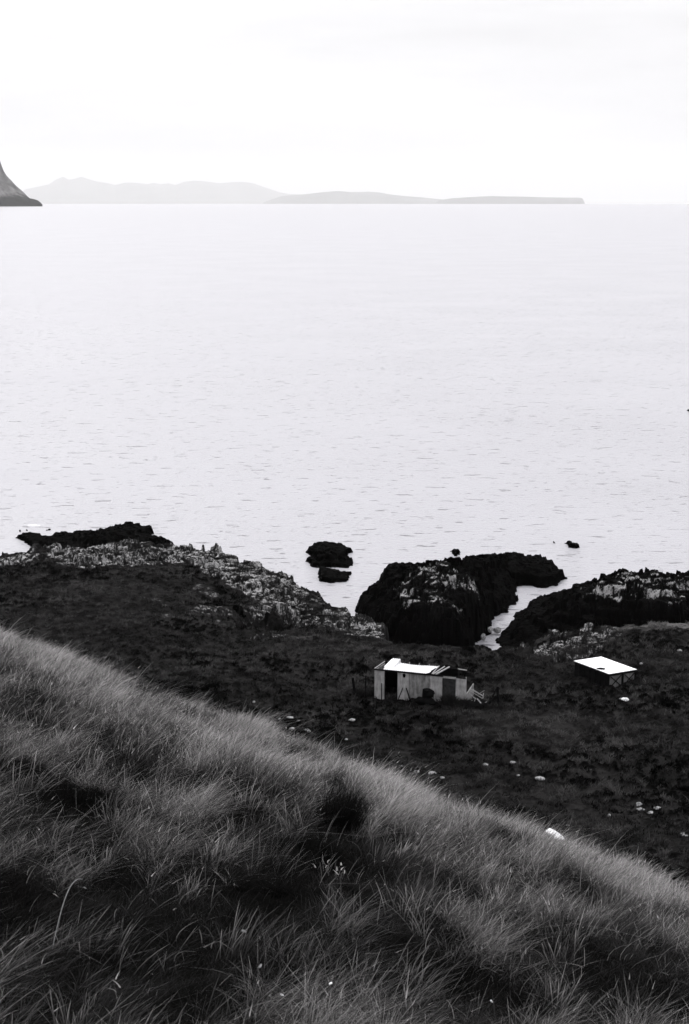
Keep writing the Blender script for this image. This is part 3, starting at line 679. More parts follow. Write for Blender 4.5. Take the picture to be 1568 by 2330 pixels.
S = [(1423, 1592, 18, 12, 'bright white stone in the turf in front of the flat-roofed bunker', 5),
     (1412, 1590, 10, 5, 'small pale stone touching the left side of the white stone by the bunker', 4),
     (1459, 1510, 9, 7, 'small pale stone just right of the back of the flat-roofed bunker', 0),
     (1546, 1480, 16, 7, 'flat pale stone on the turf terrace at the right edge behind the bunker', 0),
     (578, 1597, 9, 7, 'little pale stone alone on the dark turf left of the shed, nearest the grassy brow', 0),
     (660, 1632, 17, 6, 'flat pale stone, farthest and widest of the group above the grassy brow', 0),
     (636, 1635, 9, 4, 'pale stone at the left end of the group above the grassy brow', 0),
     (680, 1640, 8, 3, 'tiny pale stone under the widest one of the group above the brow', 0),
     (664, 1657, 15, 5, 'low pale stone half sunk right behind the brow grass, left of two', 0),
     (699, 1661, 19, 5, 'low pale stone half sunk right behind the brow grass, right of two', 12),
     (788, 1682, 9, 5, 'small pale stone on its own below the group by the brow', 0),
     (801, 1638, 16, 8, 'pale angular stone on the turf straight below the left end of the shed', -8),
     (913, 1743, 10, 5, 'leftmost small stone of the row just beyond the brow below the shed', 0),
     (948, 1756, 14, 9, 'second stone from the left in the row just beyond the brow', 0),
     (984, 1759, 20, 10, 'widest stone in the row just beyond the brow below the shed', 6),
     (1006, 1769, 12, 6, 'last stone at the right end of the row just beyond the brow', 0),
     (1105, 1740, 13, 9, 'pale stone left of the taller one on the open heath below the shed', 0),
     (1169, 1735, 17, 10, 'taller pale stone on the open heath midway between brow and shed', 0),
     (1179, 1764, 9, 5, 'tiny stone between the taller pale stone and the wedge-shaped one', 0),
     (1229, 1771, 24, 14, 'wedge-shaped pale stone on the heath, pointed end down', 10),
     (1345, 1752, 6, 5, 'speck of a stone high on the heath between the wedge stone and the right edge', 0),
     (1454, 1831, 17, 13, 'largest rounded stone of the cluster on the right of the heath', 0),
     (1457, 1841, 20, 9, 'flat stone lying below the largest rounded stone of the right-hand cluster', 0),
     (1496, 1838, 17, 8, 'pale stone at the right end of the right-hand cluster', 0),
     (1480, 1848, 16, 5, 'low slab joining the stones of the right-hand cluster', 0),
     (1386, 1855, 12, 7, 'small stone left of the right-hand cluster', 0),
     (1291, 1878, 10, 4, 'small flat stone just beyond the brow above the long white stone', 0),
     (1558, 1898, 26, 5, 'thin pale slab lying at the right edge of the heath', 0),
     ]
for i, (px, py, w, hh, lab, tl) in enumerate(S): stone(px, py, w, hh, lab, tilt=tl, seed=i + 3, m=M_WSTONE if i == 0 else None)
# boulders at the head of the channel
for i, (q, lab) in enumerate([((205, 752), 'rightmost pale boulder at the landward end of the sea channel'), ((150, 752), 'middle pale boulder at the landward end of the sea channel'), ((108, 803), 'lone pale boulder in the black gully below the sea channel')]):
    p = at(*c5(*q), .45); me = stone_mesh('boulder', .42 - .07 * i, .3, .34, 60 + i); o = link('boulder', me, M_STONE); o.location = p
    tag(o, lab, 'boulder', 'boulders by the head of the channel')
# long white stone in the hillside grass
p = on_hill(1262, 1925); dpx = FPX / math.hypot(p[1], H - p[2])
me = stone_mesh('white_stone', 25 / dpx, .10, 8 / dpx, 83, 4)
o = link('white_stone', me, M_WSTONE); o.location = (p[0], p[1], p[2] + .16); o.rotation_euler = (0, R_(31), R_(-12))
tag(o, 'long white stone lying aslant in the grass of the near hillside', 'stone')
for i, (px, py, w, lab) in enumerate([(642, 2294, 12, 'small white stone low in the near grass, left of the one beside it'), (752, 2267, 14, 'small white flat stone in the near grass, right of its neighbour'), (1118, 2304, 11, 'white pebble near the bottom edge below the rush tuft'),
                                      (195, 2046, 10, 'white pebble in the turf at the tip of the long arched stem'), (1380, 2016, 8, 'small white stone in the hillside grass under the long white stone'), (1096, 2181, 10, 'pale little stone beside the dark patch right of centre'), (615, 2296, 8, 'pale pebble nearly hidden in the turf'),
                                      (593, 2228, 14, 'pale flat pebble in the turf above the two white stones'), (555, 2147, 24, 'thin pale sliver of stone in the dark turf near the centre bottom')]):
    p = on_hill(px, py); dpx = FPX / math.hypot(p[1], H - p[2]); me = stone_mesh('pebble', w / dpx / 2.3, w / dpx / 4, w / dpx * .15, 90 + i, 2)
    o = link('pebble', me, M_WSTONE if i in (0, 1, 2) else M_STONE); o.location = (p[0], p[1], p[2] + .055); o.rotation_euler = (.2 * (i % 3), .5 - .35 * (i % 4), i); tag(o, lab, 'pebble', 'white pebbles in the near turf')

# ------------------------------------------------------------------ plants on the near hillside
def plant(px, py, name, label, cat, n, hmin, hmax, tone, spread, lean, wid, seed, leaf=None, nseg=5, sig=.26):
    rs = np.random.default_rng(seed); p = on_hill(px, py)
    x = p[0] + rs.normal(0, spread, n); y = p[1] + rs.normal(0, spread * .7, n); P = np.stack([x, y, hill_z(x, y) - .02], -1) - p
    root = empty(name, p); tag(root, label, cat)
    ln = np.stack([rs.normal(lean, sig, n), rs.normal(0, sig, n)], -1)
    t = rs.uniform(*tone, n)
    b = blade_obj('blades', M_GRASS, P, rs.uniform(hmin, hmax, n), np.full(n, wid) * rs.uniform(.7, 1.3, n), ln, rs.uniform(.1, .7, n), t * .5, t, rs, nseg=nseg); b.parent = root
    if leaf:
        k, tw, lw, lh = leaf
        x = rs.normal(0, spread * 1.2, k); y = rs.normal(0, spread * .6, k); Q = np.stack([x, y, rs.uniform(.02, .12, k)], -1)
        t = rs.uniform(.5, .7, k)
        c = blade_obj('leaves', M_GRASS, Q, rs.uniform(lh * .6, lh, k), np.full(k, lw), np.stack([rs.normal(0, .6, k), rs.normal(0, .2, k)], -1), rs.uniform(.3, .9, k), t * .8, t, rs, nseg=3); c.parent = root
    return root
plant(770, 1900, 'rush_clump', 'tall dense dark clump of rushes standing up out of the pale hillside grass', 'rush', 1300, .18, .44, (.002, .012), .050, .16, .0045, 5, sig=.17)
plant(325, 1592, 'rush_clump', 'dark rush clump high on the brow at the upper left of the hillside', 'rush', 1500, .18, .30, (.004, .02), .22, .15, .010, 6)
plant(775, 2000, 'withered_plant', 'withered plant with pale curled leaves in the dark hollow under the tall rushes', 'plant', 24, .08, .18, (.12, .3), .07, .1, .003, 7, leaf=(9, 0, .009, .045))
plant(955, 2130, 'reed_stalk_tuft', 'pair of tall pale upright stalks in the middle of the near grass', 'stalks', 16, .14, .30, (.2, .4), .02, .02, .003, 8)
plant(950, 2240, 'pale_grass_tuft', 'tuft of long pale blades fanning right out of a dark patch near the bottom', 'grass tuft', 45, .12, .24, (.12, .3), .045, .35, .003, 9)
plant(270, 2275, 'pale_sprig', 'short sprig of two pale leaves at the bottom left', 'sprig', 8, .04, .09, (.2, .4), .012, .1, .003, 10, leaf=(3, 0, .006, .05))
plant(140, 2000, 'bent_grass_tuft', 'tuft of pale bent blades on the left of the near turf', 'grass tuft', 60, .08, .16, (.12, .3), .05, .75, .0025, 12)
# long arched stem
M_STEM = simple('stem', .09, .17, 20)
p = on_hill(118, 2165); q = on_hill(190, 2052); d_ = Vector(q - p); mb = MB(); pts = []
for k in range(13):
    t = k / 12; pts.append(Vector((d_.x * t ** 1.8, d_.y * t, d_.z * t + .17 * math.sin(t * 2.3) * (1 - .15 * t))))
for a, b in zip(pts, pts[1:]): mb.bar(a, b, .0026, sides=5)
o = mb.build('arched_stem', M_STEM); o.location = p
tag(o, 'single long pale stem arching up to the right at the lower left', 'stem')

# ------------------------------------------------------------------ shed
def wall_mat(name, lo, hi, p0=.35, p1=.65):
    m, nt, out = mat(name); v = objc(nt)
    mp = nt.nodes.new('ShaderNodeMapping'); mp.inputs['Scale'].default_value = (5, 5, .8); L(nt, v, mp.inputs[0])
    n = noise(nt, mp.outputs[0], 1.3, 6, .7); n2 = noise(nt, v, 2.2, 5, .6)
    s = math_(nt, 'ADD', math_(nt, 'MULTIPLY', n.outputs[0], .6), math_(nt, 'MULTIPLY', n2.outputs[0], .4))
    r = nt.nodes.new('ShaderNodeMapRange'); r.inputs['From Min'].default_value = p0; r.inputs['From Max'].default_value = p1; L(nt, s, r.inputs[0])
    pbsdf(nt, out, mixc(nt, r.outputs[0], gr(lo, .02), gr(hi, .01)), .8, .2, s, .3, .02); return m
WALB = wall_mat('shed_wall_pale', .10, .34); WALD = wall_mat('shed_wall_stained', .04, .22); DARK = simple('dark_timber', .002, .006, 6, spec=.02); INSIDE = simple('shaded_interior', .001, .002, 3, spec=.02)  # INSIDE is painted near black to stand for the shade indoors
TIMB = simple('grey_timber', .12, .30, 6, .01, stretch=(1, 1, 1)); ROOFM = simple('white_roof_sheet', .30, .52, 2.5, .0, .5, .4, p0=.3, p1=.55)
DOORM = simple('dark_door_boards', .012, .035, 5, spec=.02); RUST = simple('rusted_metal', .001, .004, 5, spec=.02)
TH = R_(17.3)
sp0 = on_ground(852, 1588, 0); ex = Vector((math.cos(TH), -math.sin(TH), 0)); ey = Vector((math.sin(TH), math.cos(TH), 0))
gz = min(ground_z(*(Vector(sp0) + ex * a + ey * b)[:2]) for a in (0, 3, 6.3) for b in (0, 2.5))
S0 = Vector((sp0[0], sp0[1], sp0[2] - .05))
shed = empty('shed', S0, -TH); tag(shed, 'derelict pale shed with a dark doorway and a half stripped white roof on the heath', 'shed')
W, D, HH = 6.3, 2.5, 2.12; B = -.9
def part(mb, name, m, label=None, bevel=0):
    o = mb.build(name, m, shed, bevel)
    if label: o['label'] = label
    return o
part(MB().box(0, .70, 0, .06, B, HH), 'wall_panel', WALB)
part(MB().box(1.60, 2.39, 0, .06, B, HH), 'wall_panel', WALB)
w3 = part(MB().box(2.39, 3.84, .012, .07, B, HH - .02), 'wall_panel', WALD, 'darker stained wall panel')
part(MB().box(3.84, 4.68, 0, .06, B, HH), 'wall_panel', WALB)
part(MB().box(5.60, 6.3, 0, .06, B, HH - .1), 'wall_panel', WALB)
part(MB().box(-.03, 4.75, -.05, -.004, HH - .06, HH + .03), 'fascia', DARK)
part(MB().box(4.68, 5.60, .003, .063, HH - .16, HH - .03), 'lintel', WALB)
part(MB().box(.70, 1.60, .003, .07, HH - .12, HH + .0), 'lintel', DARK)
part(MB().box(.70, .76, -.012, .05, B, HH - .13).box(1.55, 1.61, -.012, .05, B, HH - .13), 'door_frame', DARK)
sw_ = MB(); sw_.v = [(x, y, z) for x in (-.002, .06) for y, z in ((.07, B), (D, B), (D, HH - .40), (.07, HH - .06))]
sw_.f = [(0, 1, 2, 3), (7, 6, 5, 4), (0, 4, 5, 1), (1, 5, 6, 2), (2, 6, 7, 3), (3, 7, 4, 0)]
part(sw_, 'side_wall', WALD)
part(MB().box(6.24, 6.30, .07, D, B, HH - 1.2), 'side_wall', WALD)
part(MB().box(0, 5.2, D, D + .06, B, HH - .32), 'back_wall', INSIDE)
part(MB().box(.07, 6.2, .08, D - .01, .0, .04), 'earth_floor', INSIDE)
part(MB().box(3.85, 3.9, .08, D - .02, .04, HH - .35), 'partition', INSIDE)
dr = part(MB().box(4.72, 5.56, .09, .13, B, HH - .2), 'door', DOORM, 'dark boarded-up doorway'); 
for k in range(4): part(MB().box(4.74 + k * .205, 4.74 + k * .205 + .19, .078, .088, B, HH - .22 - .03 * (k % 2)), 'door_board', DOORM)
# dark disc on the wall, painting the shade of a hole
h_ = MB()
n0 = 14; ring = [(2.06 + .11 * math.cos(2 * math.pi * i / n0) * (1 + .15 * math.sin(i * 2.3)), -.004, 1.86 + .15 * math.sin(2 * math.pi * i / n0)) for i in range(n0)]
h_.v = [(x, y, z) for x, y, z in ring] + [(x, .002, z) for x, y, z in ring]; h_.f = [tuple(range(n0))[::-1]] + [(i, (i + 1) % n0, n0 + (i + 1) % n0, n0 + i) for i in range(n0)]
part(h_, 'hole_shade', INSIDE)
zf, zb = HH + .03, HH - .30
# roof sheet: corrugated, lying loose over the left two thirds, its far left corner lifted
def roof_sheet():
    nx, ny = 150, 14; V = []
    for j in range(ny + 1):
        v = j / ny
        xl = .62 - .20 * v + .10 * math.sin(v * 7) * (1 - v) - (.12 if .2 < v < .45 else 0); xr = 3.62 + .25 * v + .05 * math.sin(v * 9)
        for i in range(nx + 1):
            u = i / nx; x = xl + (xr - xl) * u; y = -.10 + (D + .12) * v
            lift = .24 * (float(sm(.30, .62, x)) - float(sm(1.12, 1.2, x))) * v ** 1.5 + .03 * math.sin(x * 2.1) * v
            if v > .98 and x > 1.15: y -= .10
            z = zf + .05 + (zb - zf) * v + lift + .018 * math.sin(x * 2 * math.pi / .15)
            V.append((x, y, z))
    n = len(V); V += [(x, y, z - .012) for x, y, z in V]
    F = []; r = nx + 1
    for j in range(ny):
        for i in range(nx):
            a = j * r + i; F.append((a, a + 1, a + 1 + r, a + r)); F.append((n + a + r, n + a + r + 1, n + a + 1, n + a))
    for i in range(nx): F.append((i, n + i, n + i + 1, i + 1)); b = ny * r + i; F.append((b + 1, n + b + 1, n + b, b))
    for j in range(ny): a = j * r; F.append((a + r, n + a + r, n + a, a)); a += nx; F.append((a, n + a, n + a + r, a + r))
    mb = MB(); mb.v = V; mb.f = F; return mb
part(roof_sheet(), 'roof_sheet', ROOFM)
part(MB().bar((0, -.02, zf), (.0, D + .05, zb + .02), .05), 'rafter', TIMB)
for a, b, w in ((3.98, 3.84, .05), (4.08, 4.22, .06), (4.26, 4.55, .075)): part(MB().bar((a, -.05, zf + .05), (b, D + .1, zb + .06), w), 'rafter', TIMB)
for x in (.9, 1.9, 2.9): part(MB().bar((x, 0.1, zf - .04), (x, D, zb - .06), .05), 'rafter', DARK)
for x in (1.75, 2.45, 3.15): part(MB().bar((x, D - .05, zb - .02), (x + .03, D + .03, zb + .16), .035), 'rafter_end', TIMB)
part(MB().bar((0, D + .03, zb - .0), (5.2, D + .03, zb - .02), .07), 'wall_plate', DARK)
part(MB().bar((5.15, D + .03, zb + .0), (5.80, D - .02, zb - .02), .06), 'beam_end', TIMB)
part(MB().bar((4.7, .05, HH), (6.3, .04, HH - .10), .045), 'top_rail', DARK)
part(MB().bar((5.14, D - .03, B), (5.14, D - .03, zb), .07), 'corner_post', DARK)
part(MB().bar((6.27, .12, B), (6.27, .12, HH + .02), .05), 'corner_post', TIMB)

# loose things round the shed; shed-frame coordinates from crop points on the front plane
def sf(cx, cy, yoff=-.25):
    """point in front of the shed wall seen at crop point cx, cy"""
    px, py = c1(cx, cy); r = ray(px, py); o = np.array([0, 0, H])
    nrm = np.array(ey); q0 = np.array(S0 + ey * yoff); t = ((q0 - o) @ nrm) / (r @ nrm); return Vector(o + r * t)
def pole(a, b, w, label, name='pole', group='poles leaning about the shed', m=None, ya=-.35, yb=-.1, cat='pole', sides=6):
    A = sf(*a, ya); Bb = sf(*b, yb); g = ground_z(A.x, A.y); A.z = min(A.z, g + .02) - .15
    mb = MB().bar(Vector((0, 0, 0)), Bb - A, w, sides=sides, taper=.85, wob=w * .15, segs=5); o = mb.build(name, m or DARK); o.location = A
    return tag(o, label, cat, group)
pole((365, 590), (367, 450), .055, 'upright dark pole against the wall left of the open doorway')
pole((508, 610), (560, 490), .055, 'dark pole leaning right beside the open doorway')
pole((640, 625), (592, 492), .065, 'dark pole leaning left against the middle of the shed front')
pole((835, 600), (846, 520), .045, 'short dark stick by the wall right of the black heap')
for nm, xs, lab in (('a', ((218, 560), (221, 378)), 'thin upright fence post just left of the shed'), ('b', ((120, 556), (100, 398)), 'thick weathered fence post left of the shed, farther of the two'), ('c', ((1440, 625), (1430, 480)), 'fence post standing right of the timber pile')):
    pole(xs[0], xs[1], .075 if nm == 'a' else .15, lab, 'fence_post', 'fence posts on either side of the shed', ya=-.2, yb=-.2, cat='fence post')
pole((1340, 548), (1428, 488), .06, 'sloping brace rail leaning up to the right-hand fence post', 'brace_rail', None, ya=-.25, yb=-.25, cat='rail')
# black heap: an overturned rusted drum on a spoil mound
A = sf(790, 612, -.6); A.z = ground_z(A.x, A.y)
heap = empty('scrap_heap', A, -TH); tag(heap, 'squat black heap of scrap with a flat top in front of the shed wall', 'scrap heap')
me = stone_mesh('mound', .78, .5, .34, 203, 3); o = link('mound', me, RUST, heap); o.location = (-.1, 0, .05)
mb = MB(); mb.bar((-.32, 0, .0), (-.30, .02, .86), .46, .46, sides=12, segs=4, wob=.012, taper=.9); mb.build('drum', RUST, heap).location = (.22, 0, 0)
me = stone_mesh('scrap_lump', .42, .36, .34, 207, 3); o = link('scrap_lump', me, RUST, heap); o.location = (.05, .02, .55)
# timber pile
rs = random.Random(5)
PL = [((1172, 500), (1300, 570), .05, 'pale plank on top of the timber pile'), ((1180, 520), (1290, 590), .05, None), ((1200, 505), (1290, 560), .04, None), ((1250, 552), (1308, 516), .05, 'pale board end sticking up to the right out of the timber pile'),
      ((1170, 545), (1222, 590), .12, 'wide white board under the timber pile'), ((1240, 590), (1285, 640), .14, 'broken white board at the foot of the timber pile'), ((1205, 655), (1228, 585), .04, 'thin lath standing against the timber pile'), ((1140, 640), (1200, 605), .03, None),
      ((1290, 640), (1330, 620), .05, None), ((1250, 660), (1285, 635), .04, None), ((1300, 540), (1295, 590), .05, None)]
for a, b, w, lab in PL:
    A = sf(*a, -.2 - rs.random() * .2); Bb = sf(*b, -.5 + rs.random() * .3)
    o = MB().bar(Vector((0, 0, 0)), Bb - A, w, .03).build('plank', M_STONE if w > .1 else TIMB); o.location = A
    tag(o, lab or 'thin grey plank in the broken timber pile right of the shed', 'plank', 'broken timber right of the shed')
A = sf(1240, 640, -.3); A.z = ground_z(A.x, A.y) + .05
o = link('rubble_mound', stone_mesh('rubble_mound', .95, .5, .34, 301, 4), RUST); o.location = A; tag(o, 'dark overgrown mound that the broken timber lies on', 'mound')
A = sf(985, 655, -.35); A.z = ground_z(A.x, A.y)
def bush(loc, rx, h, n, label, seed, tone=(.006, .022)):
    rs2 = np.random.default_rng(seed); x = rs2.normal(0, rx * .5, n); y = rs2.normal(0, rx * .3, n)
    P = np.stack([x, y, np.full(n, -.08)], -1); hg = h * np.exp(-(x / rx) ** 2) * rs2.uniform(.5, 1.1, n)
    t = rs2.uniform(*tone, n); o = blade_obj('weeds', M_HEATH, P, hg, np.full(n, .05), np.stack([rs2.normal(0, .35, n), rs2.normal(0, .3, n)], -1), rs2.uniform(.1, .6, n), t, t, rs2, nseg=3)
    o.location = loc; return tag(o, label, 'weeds')
bush(A, .7, 1.0, 900, 'dark weeds growing up the boarded-up right doorway', 21)
A = sf(1120, 640, -.3); A.z = ground_z(A.x, A.y); bush(A, .55, .75, 700, 'dark weeds at the right corner of the shed', 22)
A = sf(150, 560, -.1); A.z = ground_z(A.x, A.y); bush(A, .45, .9, 500, 'dark scrub round the foot of the thick fence post', 23)
A = sf(265, 560, .2); A.z = ground_z(A.x, A.y); bush(A, .3, .8, 300, 'dark scrub against the left end wall of the shed', 24)
A = sf(1440, 630, -.1); A.z = ground_z(A.x, A.y); bush(A, .4, .6, 400, 'dark scrub round the post right of the timber pile', 25)

# ------------------------------------------------------------------ bunker: sunken flat-roofed hut
fb = on_ground(*c2(864, 452)); F0 = Vector((fb[0], fb[1], fb[2]))
bk = empty('bunker', F0); tag(bk, 'low sunken hut with a flat white roof and dark walls right of the shed', 'hut')
rt = at(*c2(862, 362), 0); 
# roof height from the front corner
dpx = FPX / (fb[1] * math.cos(PITCH) + (H - fb[2]) * math.sin(PITCH)); HB_ = 88 / 3.846 / dpx / math.cos(PITCH) + .16
Lv = Vector((-1.88, 3.15, -.12)); Rv = Vector((2.12, 1.35, -.14))
mpx = dpx
def quad_prism(pts, th):
    mb = MB(); mb.v = [tuple(p) for p in pts] + [tuple(p - Vector((0, 0, th))) for p in pts]; mb.f = [(0, 1, 2, 3), (7, 6, 5, 4)] + [(i, 4 + i, 4 + (i + 1) % 4, (i + 1) % 4) for i in range(4)]; return mb
top = Vector((0, 0, HB_ + .02)); e1 = Lv.normalized(); e2 = Rv.normalized(); o_ = -.05
C_ = [top + e1 * o_ + e2 * o_, top + Rv + e1 * o_ - e2 * o_, top + Rv + Lv - e1 * o_ - e2 * o_, top + Lv - e1 * o_ + e2 * o_]
def roof_slab():
    """slab with an oval hole and a chipped outline"""
    import bmesh
    bm = bmesh.new(); nx = 60; rr = random.Random(3)
    V = {}
    for j in range(nx + 1):
        for i in range(nx + 1):
            u, v = i / nx, j / nx; p = C_[0] + (C_[1] - C_[0]) * u + (C_[3] - C_[0]) * v
            if i in (0, nx) or j in (0, nx): p = p + Vector((rr.uniform(-.02, .02), rr.uniform(-.02, .02), 0))
            V[i, j] = bm.verts.new(p)
    for j in range(nx):
        for i in range(nx):
            u, v = (i + .5) / nx, (j + .5) / nx
            if ((u - .15) / .13) ** 2 + ((v - .34) / .085) ** 2 < 1: continue
            bm.faces.new((V[i, j], V[i + 1, j], V[i + 1, j + 1], V[i, j + 1]))
    bmesh.ops.delete(bm, geom=[v for v in bm.verts if not v.link_faces], context='VERTS')
    me = bpy.data.meshes.new('roof'); bm.to_mesh(me); bm.free(); o = link('roof', me, ROOFM2, bk); m = o.modifiers.new('s', 'SOLIDIFY'); m.thickness = .03; m.offset = -1; return o
ROOFM2 = simple('white_felt_roof', .2, .6, 3.5, .0, .6, .3, p0=.26, p1=.42)
roof_slab()
def wallq(a, b, z0, name, m, th=.06, inset=.0):
    d = (b - a); n = Vector((d.y, -d.x, 0)).normalized() * th
    pts = [a, b, b + Vector((0, 0, 0)) - n, a - n]
    mb = MB(); mb.v = [(p.x, p.y, z0) for p in pts] + [(p.x, p.y, p.z) for p in pts]
    mb.f = [(3, 2, 1, 0), (4, 5, 6, 7)] + [(i, (i + 1) % 4, 4 + (i + 1) % 4, 4 + i) for i in range(4)]; return mb.build(name, m, bk)
tz = Vector((0, 0, HB_ - .10)); PANEL = wall_mat('bunker_panel', .04, .13)
P0, P1, P2, P3 = tz, tz + Rv, tz + Rv + Lv, tz + Lv
wallq(P3, P0, -1.2, 'side_wall', DARK); wallq(P1, P2, -1.2, 'side_wall', DARK); wallq(P2, P3, -1.2, 'back_wall', DARK)  # hut sides painted black for their shade, front panels kept grey
for a, b in ((.03, .47), (.55, .97)): wallq(P0 + Rv * a, P0 + Rv * b, -1.2, 'front_panel', PANEL)
for t in (.51, .99): MB().bar(Vector((Rv.x * t, Rv.y * t - .04, -1.2)) + e2 * 0, Vector((Rv.x * t, Rv.y * t - .04, HB_ - .1 + Rv.z * t)), .13).build('corner_post' if t > .9 else 'middle_post', DARK, bk)
nf = Vector((e2.y, -e2.x, 0)) * .02
for a, b in ((.05, .45), (.57, .95)):
    A1 = Rv * a + nf; A2 = Rv * b + nf
    MB().bar(A1 + Vector((0, 0, -.12)), A2 + Vector((0, 0, HB_ - .22)), .05).build('brace', DARK, bk)
    MB().bar(A1 + nf + Vector((0, 0, HB_ - .22)), A2 + nf + Vector((0, 0, -.12)), .05).build('brace', DARK, bk)
MB().bar(Rv * .0 + nf + Vector((0, 0, HB_ - .13)), Rv + nf + Vector((0, 0, HB_ - .13)), .07).build('fascia', DARK, bk)
for k in range(6):
    q = Lv * (.1 + k * .15) - Vector((e1.y, -e1.x, 0)) * -.0 + Vector((-.03, -.03, 0)); MB().bar(q + Vector((0, 0, -1)), q + Vector((0, 0, HB_ - .12)), .07).build('stud', DARK, bk)

# ------------------------------------------------------------------ far land
M_CLIFF = None
def make_far(name, lo, hi, sc_, dark_low=None):
    m, nt, out = mat(name); pos = geo(nt); n = noise(nt, pos, sc_, 8, .7); 
    r = nt.nodes.new('ShaderNodeMapRange'); r.inputs['From Min'].default_value = .35; r.inputs['From Max'].default_value = .65; L(nt, n.outputs[0], r.inputs[0])
    c = mixc(nt, r.outputs[0], gr(lo, .02), gr(hi, .02))
    if dark_low:
        sx = nt.nodes.new('ShaderNodeSeparateXYZ'); L(nt, pos, sx.inputs[0])
        z = math_(nt, 'ADD', sx.outputs[2], math_(nt, 'MULTIPLY', math_(nt, 'SUBTRACT', n.outputs[0], .5), dark_low * 1.6))
        mr = nt.nodes.new('ShaderNodeMapRange'); mr.inputs['From Min'].default_value = dark_low * .8; mr.inputs['From Max'].default_value = dark_low * 1.2; L(nt, z, mr.inputs[0])
        c = mixc(nt, mr.outputs[0], gr(.012, .02), c)
    pbsdf(nt, out, c, 1, 0, n.outputs[0], .6, 20); return m
def far_land(name, prof, D0, depth, material, amp, seed, label=None, cat=None, nx=500, ny=60, freq=1.0):
    """prof: picture points of the skyline; the land stands D0 metres out and is depth metres deep"""
    px = np.array([p[0] for p in prof], float); py = np.array([p[1] for p in prof], float)
    drop = D0 ** 2 / (2 * REARTH)
    u = np.linspace(px[0], px[-1], nx)
    sky = np.interp(u, px, py)
    # height of the skyline at D0 + depth/2
    Dm = D0 + depth * .5; dirs = np.array([ray(a, b) for a, b in zip(u, sky)]); t = Dm / dirs[:, 1]
    hz = H + dirs[:, 2] * t; X = dirs[:, 0] * t
    V = []
    v = np.linspace(0, 1, ny)
    shp = np.where(v < .5, sm(0, .5, v) ** .8, 1 - sm(.5, 1, v))
    hb = np.maximum(hz + Dm ** 2 / (2 * REARTH), 0)
    Yg = D0 + depth * v[:, None] + np.zeros((ny, nx)); Xg = X[None] * Yg / Dm
    nz = fbm(Xg / amp * .5 * freq, Yg / amp * .5 * freq, 5, seed)
    Hh = hb[None] * shp[:, None] * (1 + .35 * nz * (1 - np.exp(-((v[:, None] - .5) / .12) ** 2) * 1.0)) - (Yg ** 2) / (2 * REARTH) - 1.5 * (1 - shp[:, None]) * (amp / 60)
    V = np.stack([Xg, Yg, Hh], -1).reshape(-1, 3)
    me = np_mesh(name, V, grid_faces(nx, ny)); o = link(name, me, material)
    return tag(o, label, cat, kind='structure')
FAR = make_far('far_hills', .03, .10, .0006)
hills = [(20, 452), (60, 430), (90, 424), (110, 420), (128, 408), (143, 402), (158, 409), (172, 406), (186, 402), (200, 407), (220, 413), (248, 417), (262, 421), (285, 415), (312, 416), (335, 419), (350, 416), (365, 419), (385, 417), (400, 421), (420, 413), (445, 411), (472, 413), (500, 417), (530, 414), (560, 414), (580, 418), (605, 427), (635, 437), (655, 441), (690, 442), (725, 440), (760, 443), (800, 452), (840, 470)]
far_land('hills', hills, 98000, 14000, FAR, 5000, 401)
island2 = [(600, 460), (640, 446), (680, 443), (700, 441), (735, 437), (770, 434.5), (800, 437), (840, 436), (865, 438), (880, 441), (920, 446), (960, 449), (990, 452), (1020, 455), (1060, 462)]
far_land('hills', island2, 72000, 6000, FAR, 3000, 405)
island3 = [(985, 466), (1000, 455), (1030, 451), (1060, 449), (1095, 447), (1120, 446), (1160, 447), (1200, 447.5), (1250, 449), (1290, 449.5), (1318, 449.5), (1325, 451), (1329, 458), (1332, 466)]
far_land('hills', island3, 62000, 4000, FAR, 2500, 409)
CL = make_far('headland_cliff', .035, .16, .02, 62)
head = [(-420, 250), (-260, 262), (-160, 290), (-90, 310), (-40, 330), (-14, 350), (0, 365), (4, 377), (9, 390), (15, 400), (22, 408), (33, 419), (43, 428), (55, 438), (62, 446), (68, 451), (78, 453), (87, 456), (93, 461), (97, 466)]
far_land('headland', head, 8600, 1200, CL, 90, 413, nx=1400, ny=200)

# ------------------------------------------------------------------ air
hz = MB().box(-125000, 125000, -125000, 125000, -1800, 2600).build('haze', None)
m, nt, out = mat('sea_haze'); v = nt.nodes.new('ShaderNodeVolumePrincipled'); v.inputs['Color'].default_value = (.97, .97, .98, 1); v.inputs['Density'].default_value = HAZE
L(nt, v.outputs[0], out.inputs['Volume']); hz.data.materials.append(m); tag(hz, kind='stuff')

# ------------------------------------------------------------------ sky and sun
w = bpy.data.worlds.new('World'); sc.world = w; w.use_nodes = True; nt = w.node_tree; nt.nodes.clear()
out = nt.nodes.new('ShaderNodeOutputWorld'); bg = nt.nodes.new('ShaderNodeBackground'); L(nt, bg.outputs[0], out.inputs[0])
sky = nt.nodes.new('ShaderNodeTexSky'); sky.sky_type = 'NISHITA'; sky.sun_disc = False; sky.sun_elevation = R_(SUN_EL); sky.sun_rotation = R_(SUN_AZ); sky.air_density = 1.0; sky.dust_density = 3.0
bw = nt.nodes.new('ShaderNodeRGBToBW'); L(nt, sky.outputs[0], bw.inputs[0])
tc = nt.nodes.new('ShaderNodeTexCoord')
mp = nt.nodes.new('ShaderNodeMapping'); mp.inputs['Scale'].default_value = (1.2, 1.2, 9.0); L(nt, tc.outputs['Generated'], mp.inputs[0])
cn = noise(nt, mp.outputs[0], 2.6, 6, .55)
cl = nt.nodes.new('ShaderNodeMapRange'); cl.inputs['From Min'].default_value = .35; cl.inputs['From Max'].default_value = .65; cl.inputs['To Min'].default_value = .90; cl.inputs['To Max'].default_value = 1.06; L(nt, cn.outputs[0], cl.inputs[0])
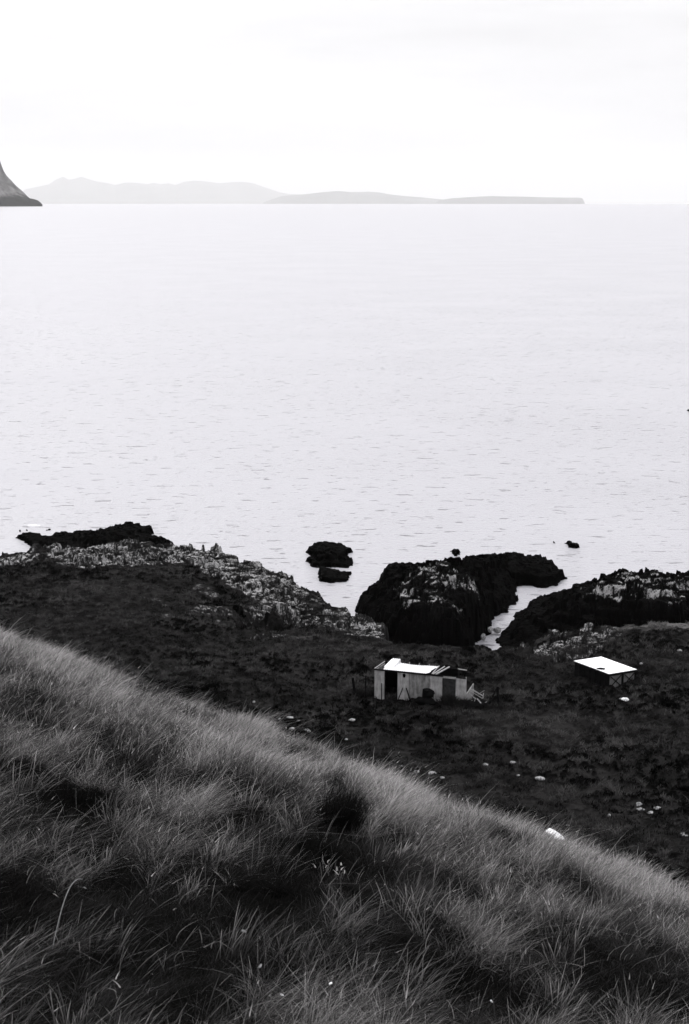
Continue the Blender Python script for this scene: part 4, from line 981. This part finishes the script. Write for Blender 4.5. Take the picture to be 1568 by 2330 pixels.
# an even overcast veil over the clear-sky light (the background runs at 0.1)
sxyz = nt.nodes.new('ShaderNodeSeparateXYZ'); L(nt, tc.outputs['Generated'], sxyz.inputs[0])
up = nt.nodes.new('ShaderNodeMapRange'); up.interpolation_type = 'SMOOTHSTEP'; up.inputs['From Min'].default_value = .10; up.inputs['From Max'].default_value = .50
up.inputs['To Min'].default_value = SKY_LOW * 10; up.inputs['To Max'].default_value = SKY_HIGH * 10; L(nt, sxyz.outputs[2], up.inputs[0])   # overcast: darker towards the horizon
veil = math_(nt, 'MULTIPLY', cl.outputs[0], up.outputs[0])
s = math_(nt, 'ADD', math_(nt, 'MULTIPLY', bw.outputs[0], .12), math_(nt, 'MULTIPLY', veil, .88))
cc = nt.nodes.new('ShaderNodeCombineColor'); L(nt, s, cc.inputs[0]); L(nt, math_(nt, 'MULTIPLY', s, .994), cc.inputs[1]); L(nt, math_(nt, 'MULTIPLY', s, 1.015), cc.inputs[2])
L(nt, cc.outputs[0], bg.inputs[0]); bg.inputs[1].default_value = .1
sl = bpy.data.lights.new('sun', 'SUN'); sl.energy = SUN_STR; sl.angle = R_(12); sl.color = (1, .985, .97)
so = bpy.data.objects.new('sun', sl); col.objects.link(so)
el, az = R_(SUN_EL), R_(SUN_AZ); dv = Vector((math.sin(az) * math.cos(el), math.cos(az) * math.cos(el), math.sin(el)))
so.rotation_euler = dv.to_track_quat('Z', 'Y').to_euler()

# ------------------------------------------------------------------ camera
cam = bpy.data.cameras.new('camera'); co = bpy.data.objects.new('camera', cam); col.objects.link(co)
co.location = (0, 0, H); co.rotation_euler = (R_(90) - PITCH, 0, 0)
cam.sensor_fit = 'VERTICAL'; cam.sensor_height = 36; cam.lens = 36 * FPX / 2329.4; cam.clip_start = .1; cam.clip_end = 400000
cam.dof.use_dof = True; cam.dof.focus_distance = 100; cam.dof.aperture_fstop = 14
sc.camera = co
sc.view_settings.view_transform = 'Standard'; sc.view_settings.look = 'None'; sc.view_settings.gamma = 1; sc.view_settings.exposure = .52
sc.cycles.max_bounces = 6; sc.cycles.volume_bounces = 0; sc.cycles.diffuse_bounces = 3
sc.cycles.filter_width = 1.5
sc.cycles.use_denoising = True
